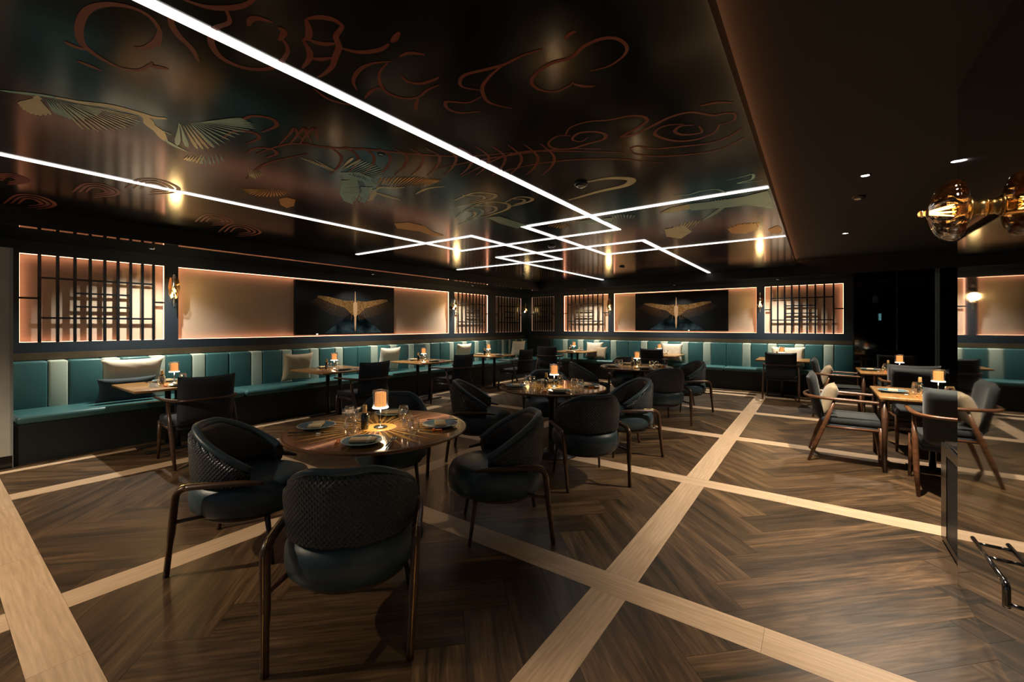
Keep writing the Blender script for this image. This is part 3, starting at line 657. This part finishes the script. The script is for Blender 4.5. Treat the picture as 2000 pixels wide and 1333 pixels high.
st(box('trim_3',-7.45,-6.42,10.95,11.25,0,1.04,M['teals']))
# ---------------------------------------------------------------- PILLOWS
def pillow_bm(w,h,t):
    bm=bmesh.new(); n=18; V={}
    for sd in (1,-1):
        for i in range(n+1):
            for j in range(n+1):
                x=i/n*2-1; y=j/n*2-1; edge=i in(0,n) or j in(0,n)
                if edge and sd==-1: V[(sd,i,j)]=V[(1,i,j)]; continue
                px=x*(1-.10*(1-abs(y)**2)*(abs(x)**3)); py=y*(1-.10*(1-abs(x)**2)*(abs(y)**3))
                th=((1-x**4)*(1-y**4))**.55 if not edge else 0
                wr=.05*math.sin(9*x+5*y*y)*math.sin(7*y)*(1-abs(x*y))
                V[(sd,i,j)]=bm.verts.new((px*w/2,sd*t/2*th*(1+wr),py*h/2))
        for i in range(n):
            for j in range(n):
                f=bm.faces.new((V[(sd,i,j)],V[(sd,i+1,j)],V[(sd,i+1,j+1)],V[(sd,i,j+1)])); f.smooth=True
    return bm
def pillow(x,y,z,rz,tilt,w,h,t,mat,label,lean=0):
    bm=pillow_bm(w,h,t); o=ob('pillow',bm,mat); o.rotation_euler=(R(tilt),R(lean),rz); o.location=(x,y,z); tag(o,label,'pillow'); return o
LX=-7.14; q=PI/2
pillow(LX,1.60,.83,q,12,.62,.42,.15,M['pillow'],'cream oblong pillow behind the nearest wall table')
pillow(LX+.20,1.50,.665,q,16,.56,.31,.10,M['pillowdark'],'slate pillow tucked behind the cream oblong pillow at far left').location.x-=.0
pillow(LX+.02,3.72,.75,q,12,.50,.48,.15,M['pillowtan'],'tan pillow in shade left of the second wall table')
pillow(LX+.02,5.62,.76,q,12,.50,.50,.15,M['pillow'],'cream square pillow between second and third wall tables')
pillow(LX+.02,7.86,.78,q,12,.52,.46,.15,M['pillow'],'cream pillow right of the third wall table')
pillow(-7.05,10.15,.78,q-.3,12,.48,.46,.14,M['pillow'],'dim cream pillow propped in the room corner')
pillow(-5.02,10.94,.76,0,-12,.50,.46,.14,M['pillow'],'cream pillow beside left table of the back wall')
pillow(-4.80,10.86,.70,0,-20,.34,.34,.09,M['pillowtan'],'folded tan pillow leaning low beside left back wall table')
pillow(-2.93,10.94,.78,0,-12,.52,.46,.14,M['pillow'],'cream pillow behind middle table of the back wall')
pillow(-.50,10.94,.78,0,-12,.62,.42,.14,M['pillow'],'cream oblong pillow behind right table of the back wall')
# ---------------------------------------------------------------- CHAIRS
def make_tub():
    r=root('tub_chair')
    # seat drum
    bm=bmesh.new(); prof=[(0,.285),(.20,.285),(.265,.295),(.298,.33),(.306,.38),(.303,.43),(.285,.47),(.24,.492),(.12,.500),(0,.502)]
    lathe(bm,prof,n=40); 
    for v in bm.verts:
        a_=math.atan2(v.co.y,v.co.x); k_=1+.02*abs(math.sin(2*a_))**2; v.co.x*=k_; v.co.y=v.co.y*1.04*k_+(.05 if v.co.y>0 else 0)*min(1,max(0,v.co.y)/.2)
    ob('seat',bm,M['tub'],r)
    def shell(name,mat,r0,r1,tmax,dz,uvq):
        bm=bmesh.new(); uvl=bm.loops.layers.uv.new('grain'); n=44; rings=[]
        for k in range(n+1):
            t=-1+2*k/n; a=-PI/2+t*tmax; c=abs(t); zt=.815-.235*(max(0,c-.22)/.78)**1.35+dz; zb=.478
            zt=max(zt,zb+.05)
            ro=r1+.012*math.sin(PI*min(1,c)); ri=r0
            pf=[(ro-.03,zb),(ro-.006,zb+.02),(ro,zb+.08),(ro+.008,zt-.05),(ro+.006,zt-.018),((ro+ri)/2+.01,zt),(ri+.012,zt-.014),(ri+.004,zt-.05),(ri,zb+.06),(ri,zb)]
            rings.append([(bm.verts.new((p*math.cos(a),p*math.sin(a)*1.03,z)),a*.3,z) for p,z in pf])
        m=len(rings[0])
        for A,B in zip(rings,rings[1:]):
            for i in range(m):
                j=(i+1)%m; f=bm.faces.new((A[i][0],B[i][0],B[j][0],A[j][0])); f.smooth=True
                for l,s in zip(f.loops,(A[i],B[i],B[j],A[j])): l[uvl].uv=(s[1],s[2])
        bm.faces.new([x[0] for x in rings[0]]); bm.faces.new([x[0] for x in rings[-1]][::-1])
        return ob(name,bm,mat,r)
    shell('back_shell',M['quilt'],.262,.296,R(112),-.010,1)
    shell('back_lining',M['tubin'],.236,.266,R(113),.0,0)
    # top roll
    bm=bmesh.new(); pts=[]
    for k in range(41):
        t=-1+k/20; a=-PI/2+t*R(113); c=abs(t); zt=.815-.235*(max(0,c-.22)/.78)**1.35
        pts.append((.270*math.cos(a),.270*math.sin(a)*1.03,zt-.006))
    tube(bm,pts,.021,10,1.35); ob('top_roll',bm,M['tub'],r)
    for s in (-1,1):
        bm=bmesh.new(); tube(bm,smooth_path([(s*.292,-.318,0),(s*.303,-.285,.25),(s*.312,-.262,.44),(s*.314,-.245,.49),(s*.312,-.20,.515)],4),[.0135]*4+[.0175]*9+[.0175]*4,10,1.25); lg=ob('leg',bm,M['walnutd'],r)
        bm=bmesh.new(); tube(bm,smooth_path([(s*.294,-.3325,.004),(s*.305,-.3005,.25),(s*.314,-.2785,.44),(s*.315,-.263,.485),(s*.313,-.222,.530),(s*.315,-.06,.5385)],4),.0028,6); ob('brass_inlay',bm,M['brass'],lg)
        bm=bmesh.new(); tube(bm,smooth_path([(s*.312,-.215,.512),(s*.315,-.05,.522),(s*.305,.10,.520),(s*.285,.20,.505)],4),[.017]*9+[.015,.013,.011,.009],10,1.3); ob('arm_rail',bm,M['walnutd'],r)
        bm=bmesh.new(); tube(bm,[(s*.306,-.275,.315),(s*.25,-.12,.325)],[.011,.013],8); ob('stretcher',bm,M['walnutd'],r)
        bm=bmesh.new(); tube(bm,[(s*.245,.235,0),(s*.215,.19,.30)],[.010,.017],10); ob('leg',bm,M['walnutd'],r)
    bm=bmesh.new(); lathe(bm,[(0,.262),(.24,.262),(.26,.275),(.26,.292),(0,.292)],n=28); ob('seat_frame',bm,M['walnutd'],r)
    return r
def tub_at(cx,cy,ang,d,lb,turn=0):
    a=R(ang); x=cx+d*math.cos(a); y=cy+d*math.sin(a)
    face=math.atan2(cy-y,cx-x)-PI/2+R(turn)
    return put('tub',make_tub,(x,y,0),face,lb,'chair','tub chairs')
TABS=[(-2.445,1.84,'nearest round table'),(-2.45,4.22,'middle round table'),(-2.50,7.12,'farthest round table')]
CH=[[(-45,.82,0),(-135,.82,0),(45,.84,0),(135,.80,0)],[(-38,.84,-4),(-140,.84,-6),(40,.84,4),(125,.86,0)],[(-45,.86,0),(-140,.84,0),(42,.90,0),(120,.84,0)]]
DIRN=['front','left','right','rear']
ND=[['back to the camera in the foreground','standing left of the nearest round table in side view','standing right of the nearest round table','behind the nearest round table, mostly hidden'],
    ['with its back to camera in front of the middle round table','left of the middle round table with rim sloping down','right of the middle round table before the farthest one','behind the middle round table with arched rim'],
    ['with back to camera at the farthest round table','left of the farthest round table beside the middle lamp','right of the farthest round table near the back banquette','behind the farthest round table, only its rim showing']]
for t,(cx,cy,nm) in enumerate(TABS):
    for k,(an,d,tu) in enumerate(CH[t]):
        o=tub_at(cx,cy,an,d,'dark quilted tub chair '+ND[t][k],tu); 
        if 'group' in o: del o['group']
def make_arm(back,seat,wd,key):
    r=root('dining_armchair')
    bm=rbox(-.265,.265,-.235,.285,.405,.485,.032,3)
    ob('seat',bm,seat,r)
    bm=rbox(-.262,.262,-.21,.24,.365,.41,.012,2); ob('seat_base',bm,M['fabd'],r)
    # curved padded backrest
    bm=bmesh.new(); nx,nz=14,10; F=[];B=[]
    for j in range(nz+1):
        z=j/nz; zz=.43+.485*z; wd_=.262*(1-.06*(1-z)**2); fa=[];ba=[]
        for i in range(nx+1):
            x=i/nx*2-1; e=(1-abs(x)**8)*(1-abs(2*z-1)**10); th=.036*max(0,e)**.4
            yc=-.262-.085*z+.045*x*x; top=zz+.012*x*x*z
            fa.append(bm.verts.new((x*wd_,yc+th,top))); ba.append(bm.verts.new((x*wd_,yc-th,top)))
        F.append(fa);B.append(ba)
    for j in range(nz):
        for i in range(nx):
            for G,fl_ in ((F,0),(B,1)):
                f=bm.faces.new((G[j][i],G[j][i+1],G[j+1][i+1],G[j+1][i])); f.smooth=True
    bmesh.ops.remove_doubles(bm,verts=bm.verts,dist=.0008)
    ob('backrest',bm,back,r)
    # bent rail: arms and hoop behind the backrest
    pts=[(-.292,.27,.672),(-.300,.10,.676),(-.302,-.10,.680),(-.275,-.26,.682),(-.18,-.355,.684),(0,-.385,.685),(.18,-.355,.684),(.275,-.26,.682),(.302,-.10,.680),(.300,.10,.676),(.292,.27,.672)]
    sp=smooth_path(pts,4); n=len(sp)
    bm=bmesh.new(); tube(bm,sp,[.0135+.003*math.sin(PI*i/(n-1)*2)**2 for i in range(n)],10,1.45); ob('arm_rail',bm,wd,r)
    for s in (-1,1):
        bm=bmesh.new(); tube(bm,[(s*.296,-.345,0),(s*.298,-.28,.20),(s*.296,-.20,.43),(s*.296,-.125,.665)],[.013,.021,.022,.013],10); ob('leg',bm,wd,r)
        bm=bmesh.new(); tube(bm,[(s*.268,.285,0),(s*.262,.262,.22),(s*.262,.245,.42)],[.013,.019,.021],10); ob('leg',bm,wd,r)
        bm=bmesh.new(); tube(bm,[(s*.288,-.225,.385),(s*.262,.24,.385)],.012,8); ob('side_rail',bm,wd,r)
    return r
def armA(): return make_arm(M['fab'],M['fab'],M['walnut'],'a')
def armB(): return make_arm(M['fabd'],M['fabd'],M['walnutd'],'b')
def arm(kind,x,y,rz,lb): return put(kind,armA if kind=='armA' else armB,(x,y,0),rz,lb,'chair')
arm('armA',.28,5.868,-PI/2,'charcoal wooden armchair facing right with pillow at the near square table')
arm('armA',.30,8.555,-PI/2,'charcoal wooden armchair facing right behind the nearer one, at far square table')
arm('armA',1.0,5.27,0,'charcoal armchair with back to camera cut off by the mirror edge')
arm('armA',1.05,7.98,0,'charcoal armchair with back to camera at the far square table')
arm('armA',1.02,6.82,PI,'charcoal armchair facing the camera behind the near square table')
arm('armA',1.15,9.75,PI,'dim teal armchair facing the camera behind the far square table')
pillow(.10,5.868,.64,-PI/2,-16,.40,.36,.13,M['pillowtan'],'tan pillow on the armchair beside the near square table').rotation_euler[0]=R(-22)
pillow(.12,8.555,.64,-PI/2,-16,.40,.36,.13,M['pillowtan'],'tan pillow on the armchair beside the far square table').rotation_euler[0]=R(-22)
pillow(1.0,5.10,.64,0,-22,.40,.36,.12,M['pillow'],'cream pillow on the armchair by the mirror edge')
LT=[(-6.3,1.78),(-6.3,3.88),(-6.3,5.80),(-6.3,7.85)]
LN=['first wall table from the left','second wall table from the left','third wall table from the left','fourth wall table from the left']
for (x,y),nm in zip(LT,LN): arm('armB',-5.53,y,PI/2,'black wooden armchair at the '+nm)
BT=[(-5.35,10.4),(-3.05,10.4),(-.56,10.4)]
BN=['left table by the back wall','middle table by the back wall','right table by the back wall']
for (x,y),nm in zip(BT,BN): arm('armB',x if x!=-5.35 else -5.62,10.0 if x!=-5.35 else 9.55,0 if x!=-5.35 else .25,'black wooden armchair at the '+nm)
# ---------------------------------------------------------------- TABLES
def make_round():
    r=root('round_table'); RR=.6
    bm=bmesh.new(); lathe(bm,[(0,.722),(RR-.03,.722),(RR,.735),(RR,.744),(RR-.006,.749),(0,.749)],n=72,smooth=False); ob('tabletop',bm,M['edge'],r)
    bm=bmesh.new(); lathe(bm,[(0,.7492),(RR-.02,.7492),(RR-.02,.7498),(0,.7500)],n=72,smooth=False); ob('veneer_field',bm,M['top2'],r)
    for k in range(32):  # inlay rays that also paint the light streaks of the ribbed lamp
        a=2*PI*k/32; bm=bmesh.new(); L1=RR-.035 if k%2 else RR-.10; w1=.030 if k%2 else .022
        ps=[(.13,-.003),(L1*.55,-w1*.55),(L1,0),(L1*.55,w1*.55),(.13,.003)]
        vs=[bm.verts.new((x,y,.7503)) for x,y in ps]; vb=[bm.verts.new((x,y,.7496)) for x,y in ps]; bm.faces.new(vs)
        for i in range(5): bm.faces.new((vs[i],vb[i],vb[(i+1)%5],vs[(i+1)%5]))
        o=ob('veneer_caustic_ray',bm,M['ray'],r); o.rotation_euler=(0,0,a)
    bm=bmesh.new(); lathe(bm,[(0,.7508),(.118,.7508),(.120,.7500),(.120,.7494)],n=40,smooth=False); ob('veneer_centre',bm,M['ray'],r)
    bm=bmesh.new(); lathe(bm,[(0,0),(.30,0),(.30,.012),(.10,.03),(.055,.06),(.045,.30),(.05,.60),(.16,.715),(.20,.722)],n=32); ob('pedestal',bm,M['ped'],r)
    return r
for cx,cy,nm in TABS: put('rt',make_round,(cx,cy,0),0,'round table with sunburst veneer top, the '+nm,'table')
for o in bpy.data.objects:
    if o.name.startswith('round_table') and o.get('label'): o['label']={'nearest round table':'round sunburst veneer table in the foreground','middle round table':'round sunburst table in the middle of the row','farthest round table':'round sunburst table farthest back in the row'}[o['label'].split('the ')[-1]]
def make_wallt():
    r=root('wall_table'); bm=rbox(-.46,.46,-.46,.46,.722,.75,.008,2); ob('tabletop',bm,M['top'],r)
    for x in (-.17,.17):
        bm=bmesh.new(); tube(bm,[(x,0,.02),(x,0,.725)],.030,14); ob('column',bm,M['ped'],r)
        bm=rbox(x-.035,x+.035,-.30,.30,0,.02,.006,2); ob('foot',bm,M['ped'],r)
    bm=rbox(-.30,.30,-.05,.05,.70,.724,.005,1); ob('bracket',bm,M['ped'],r)
    return r
for (x,y),nm in zip(LT,LN): put('wt',make_wallt,(x,y,0),0,'square wooden table on black columns, '+nm,'table')
for (x,y),nm in zip(BT,BN): put('wt',make_wallt,(x,y,0),PI/2,'square wooden table on black columns, '+nm,'table')
def make_sq():
    r=root('square_table'); bm=rbox(-.45,.45,-.47,.47,.722,.75,.005,2); ob('tabletop',bm,M['top'],r)
    for x in (-.41,.41):
        for y in (-.43,.43):
            bm=bmesh.new(); tube(bm,[(x*.99,y*.99,0),(x,y,.70)],[.017,.026],4); ob('leg',bm,M['walnutd'],r)
    bm=bmesh.new(); bx(bm,-.40,.40,-.42,-.40,.700,.722); bx(bm,-.40,.40,.40,.42,.700,.722); bx(bm,-.40,-.38,-.40,.40,.700,.722); bx(bm,.38,.40,-.40,.40,.700,.722); ob('apron',bm,M['walnutd'],r)
    bm=bmesh.new(); tube(bm,[(0,0,.015),(0,0,.70)],.028,14); bx(bm,-.2,.2,-.03,.03,0,.015); ob('column',bm,M['ped'],r)
    return r
RTB=[(.955,5.955),(.985,8.64)]
put('sq',make_sq,(.955,5.955,0),0,'nearer honey wood square table at right','table'); put('sq',make_sq,(.985,8.64,0),0,'farther honey wood square table at right','table')
# ---------------------------------------------------------------- TABLEWARE
def make_lamp():
    r=root('table_lamp')
    bm=bmesh.new(); lathe(bm,[(0,0),(.045,0),(.047,.004),(.044,.010),(.008,.013),(0,.013)],n=28); ob('base',bm,M['chrome'],r)
    bm=bmesh.new(); tube(bm,[(0,0,.01),(0,0,.135)],.004,10); ob('stem',bm,M['chrome'],r)
    bm=bmesh.new(); lathe(bm,[(0,.134),(.052,.134),(.055,.138),(.052,.143),(0,.143)],n=32); ob('diffuser',bm,M['diff'],r)
    bm=bmesh.new(); n=48; lo=[];hi=[]
    for k in range(n):
        a=2*PI*k/n; q=.036+(.0018 if k%2 else 0); lo.append(bm.verts.new((q*math.cos(a),q*math.sin(a),.146))); hi.append(bm.verts.new((q*math.cos(a),q*math.sin(a),.240)))
    for k in range(n): bm.faces.new((lo[k],lo[(k+1)%n],hi[(k+1)%n],hi[k]))
    bm.faces.new(hi); ob('amber_shade',bm,M['amber'],r)
    bm=bmesh.new(); lathe(bm,[(.053,.143),(.054,.250),(.051,.256),(.049,.250),(.049,.146)],n=36); ob('glass_shade',bm,M['glass2'],r)
    l=bpy.data.lights.new('lamp_glow','SPOT'); l.energy=LAMP_W*1.25; l.spot_size=R(165); l.spot_blend=.25; l.color=(1,.68,.34); l.shadow_soft_size=.03
    lo=bpy.data.objects.new('lamp_glow',l); lo.location=(0,0,.128); lo.parent=r; C.objects.link(lo)
    # light thrown down on to the table
    return r
def make_bottle():
    r=root('sauce_bottle'); bm=bmesh.new(); lathe(bm,[(0,0),(.022,0),(.024,.004),(.024,.095),(.020,.108),(.014,.112),(0,.112)],n=24); ob('body',bm,M['bottle'],r)
    bm=bmesh.new(); lathe(bm,[(.0145,.112),(.016,.114),(.014,.160),(.012,.163),(0,.163)],n=20); ob('cap',bm,M['gold'],r); return r
def make_glass():
    r=root('stemless_glass'); bm=bmesh.new(); lathe(bm,[(0,.002),(.018,.002),(.030,.010),(.040,.035),(.042,.055),(.036,.085),(.030,.105),(.0288,.105),(.034,.085),(.0405,.055),(.0385,.036),(.029,.013),(.018,.006),(0,.006)],n=28); ob('bowl',bm,M['glass'],r); return r
def make_plate():
    r=root('dinner_plate'); bm=bmesh.new(); lathe(bm,[(0,.002),(.065,.001),(.072,.004),(.115,.016),(.122,.019),(.118,.0205),(.112,.0185),(.075,.008),(0,.007)],n=40); ob('dish',bm,M['plate'],r)
    bm=bmesh.new(); lathe(bm,[(.1165,.0195),(.1215,.0192),(.1235,.0205),(.1215,.0222),(.117,.0215),(.1165,.0195)],n=40); ob('rim',bm,M['rim'],r); return r
def make_napkin():
    r=root('folded_napkin'); bm=rbox(-.075,.075,-.038,.038,.0,.018,.006,2); ob('cloth',bm,M['napkin'],r)
    bm=rbox(-.010,.010,-.040,.040,-.0015,.0205,.003,1); 
    for v in bm.verts: v.co.x+=.035
    ob('paper_band',bm,M['band'],r); return r
def make_sticks():
    r=root('chopsticks')
    for y in (-.006,.006):
        bm=bmesh.new(); tube(bm,[(-.11,y,.010),(.11,y*1.2,.008)],[.0022,.0035],8); ob('chopstick',bm,M['bottle'],r)
    bm=rbox(-.095,-.070,-.018,.018,0,.008,.002,1); ob('rest',bm,M['white'],r)
    return r
def make_tassel():
    r=root('silk_tassel'); bm=bmesh.new(); bmesh.ops.create_uvsphere(bm,u_segments=12,v_segments=8,radius=.011,matrix=Matrix.Translation((0,0,.011))); ob('knot',bm,M['orange'],r)
    bm=bmesh.new(); tube(bm,[(.006,0,.010),(.03,.008,.006),(.052,.004,.005)],[.006,.009,.011],8); ob('fringe',bm,M['orange'],r); return r
def make_card():
    r=root('menu_card'); bm=bmesh.new(); v=[bm.verts.new(p) for p in ((-.045,-.03,0),(.045,-.03,0),(.045,.0,.05),(-.045,.0,.05),(.045,.03,0),(-.045,.03,0))]
    bm.faces.new((v[0],v[1],v[2],v[3])); bm.faces.new((v[3],v[2],v[4],v[5])); bmesh.ops.solidify(bm,geom=bm.faces[:],thickness=.0015); ob('card',bm,M['white'],r); return r
def dress(cx,cy,nm,places,lampoff,bottleoff,short,glasses=1):
    z=.7505
    put('lamp',make_lamp,(cx+lampoff[0],cy+lampoff[1],z),0,'amber glass table lamp on the '+nm,'lamp')
    put('bottle',make_bottle,(cx+bottleoff[0],cy+bottleoff[1],z),0,'dark sauce bottle with gold cap on the '+nm,'bottle')
    for lb,ang,rr in places:
        a=R(ang); ux,uy=math.cos(a),math.sin(a); tx,ty=-uy,ux
        px,py=cx+ux*rr,cy+uy*rr
        put('plate',make_plate,(px,py,z),a,f'blue stoneware plate at the {lb} place of the {nm}','plate')
        put('napkin',make_napkin,(px,py,z+.0125),a+PI/2+random.uniform(-.2,.2),f'sand napkin folded on the {lb} plate of the {nm}','napkin')
        put('glass',make_glass,(cx+ux*(rr-.20)-tx*.13,cy+uy*(rr-.20)-ty*.13,z),0,f'clear stemless glass by the {lb} plate of the {nm}','glass')
        if glasses>1 and lb in ('left','right'):
            put('glass',make_glass,(cx+ux*(rr-.15)-tx*.215,cy+uy*(rr-.15)-ty*.215,z),0,f'second clear stemless glass by the {lb} plate of the {nm}','glass')
        put('sticks',make_sticks,(px+tx*.165,py+ty*.165,z),a,f'dark chopsticks beside the {lb} plate of the {nm}','chopsticks')
        if lb in ('left','right','near','aisle'):
            put('tassel',make_tassel,(px-ux*.03-tx*.15,py-uy*.03-ty*.15,z),a,f'orange silk tassel beside the {lb} plate of the {nm}','tassel')
lamp_d=(.01,.03)
for cx,cy,nm in TABS:
    dress(cx,cy,nm,[('near',-50,.40),('left',-142,.42),('right',40,.42),('rear',130,.42)],(.02,.0),(-.03,-.09),nm,2)
for (x,y),nm in zip(LT,LN):
    dress(x,y,nm,[('aisle',0,.29),('wall',180,.29)],(-.02,.02),(-.05,-.09),nm)
for (x,y),nm in zip(BT,BN):
    dress(x,y,nm,[('aisle',-90,.29),('wall',90,.29)],(-.02,.0),(-.10,-.03),nm)
for (x,y),nm in zip(RTB,('nearer square table at right','farther square table at right')):
    dress(x,y,nm,[('left',180,.30),('near',-90,.30),('right',0,.30)],(.04,-.01),(-.08,.08),nm)
put('card',make_card,(-6.3+.2,1.55,.7505),.4,'small white menu card on the first wall table from the left','card')
# ---------------------------------------------------------------- amber glass lamp projecting from the mirrored block
r=root('amber_wall_lamp',(.64,2.88,2.0))
def axl(bm,prof,n=32,ribs=0):   # revolve about the x axis; prof = (radius, x)
    rings=[]
    for q_,x in prof:
        rings.append([bm.verts.new((x,q_*(1+(.018*math.cos(ribs*2*PI*i/n) if ribs else 0))*math.cos(2*PI*i/n),q_*(1+(.018*math.cos(ribs*2*PI*i/n) if ribs else 0))*math.sin(2*PI*i/n))) for i in range(n)])
    for a,b in zip(rings,rings[1:]):
        for i in range(n):
            f=bm.faces.new((a[i],b[i],b[(i+1)%n],a[(i+1)%n])); f.smooth=True
bm=bmesh.new(); axl(bm,[(.003,-.232),(.012,-.229),(.018,-.216),(.014,-.203),(.032,-.195),(.070,-.184),(.108,-.166),(.132,-.142),(.143,-.115),(.142,-.098),(.130,-.080),(.105,-.068),(.070,-.060),(.042,-.056)],96,24); ob('glass_shade',bm,M['amberglass'],r)
bm=bmesh.new(); axl(bm,[(.001,-.060),(.040,-.060),(.040,-.034),(.036,-.030),(.036,-.004),(.044,-.001),(.044,.0)],28); ob('brass_stem',bm,M['brass'],r)
for k in range(7):
    a=2*PI*k/7; bm=bmesh.new(); tube(bm,[(-.188,.006*math.cos(a),.006*math.sin(a)),(-.105,.028*math.cos(a),.028*math.sin(a))],[.0055,.0025],8); ob('filament',bm,M['fil'],r)
bm=bmesh.new(); axl(bm,[(.001,-.112),(.020,-.108),(.024,-.09),(.016,-.06)],20); ob('bulb_holder',bm,M['brass'],r)
bm=bmesh.new(); axl(bm,[(.043,-.058),(.050,-.054),(.050,-.046),(.043,-.042)],28); ob('collar',bm,M['brass'],r)
l=bpy.data.lights.new('lamp_glow','POINT'); l.energy=1.2; l.color=(1,.62,.28); l.shadow_soft_size=.02
lo=bpy.data.objects.new('lamp_glow',l); lo.location=(-.18,0,0); lo.parent=r; C.objects.link(lo)
tag(r,'ribbed amber glass lamp on a brass stem high at right','lamp')

# ---------------------------------------------------------------- groups of repeats
GR={'tub_chair':'tub chairs around the round tables','round_table':'round sunburst tables','square_table':'square tables at right','wall_table':'square tables along the banquettes',
 'banquette_section':'striped banquette sections','lattice_screen':'lattice screens in the wall panels','television':'televisions showing a crane','wall_sconce':'brass wall sconces',
 'table_lamp':'amber table lamps','sauce_bottle':'sauce bottles on the tables','stemless_glass':'stemless glasses on the tables','dinner_plate':'blue plates on the tables','folded_napkin':'folded napkins on the plates',
 'chopsticks':'chopsticks beside the plates','silk_tassel':'orange tassels beside the plates','smoke_detector':'ceiling detectors','pinhole_spot':'pinhole spots over the round tables'}
for o in S.objects:
    if o.parent is None and o.get('label'):
        b=o.name.split('.')[0]
        if b in GR: o['group']=GR[b]
        elif b=='dining_armchair': o['group']='black armchairs at the banquette tables' if o['label'].startswith('black') else 'charcoal armchairs at the square tables'
        elif b=='pillow': o['group']='pillows on the armchairs' if 'armchair' in o['label'] else 'pillows on the banquettes'
        elif b=='downlight': o['group']='downlights in the right ceiling' if 'right ceiling' in o['label'] else 'downlights in the soffit'
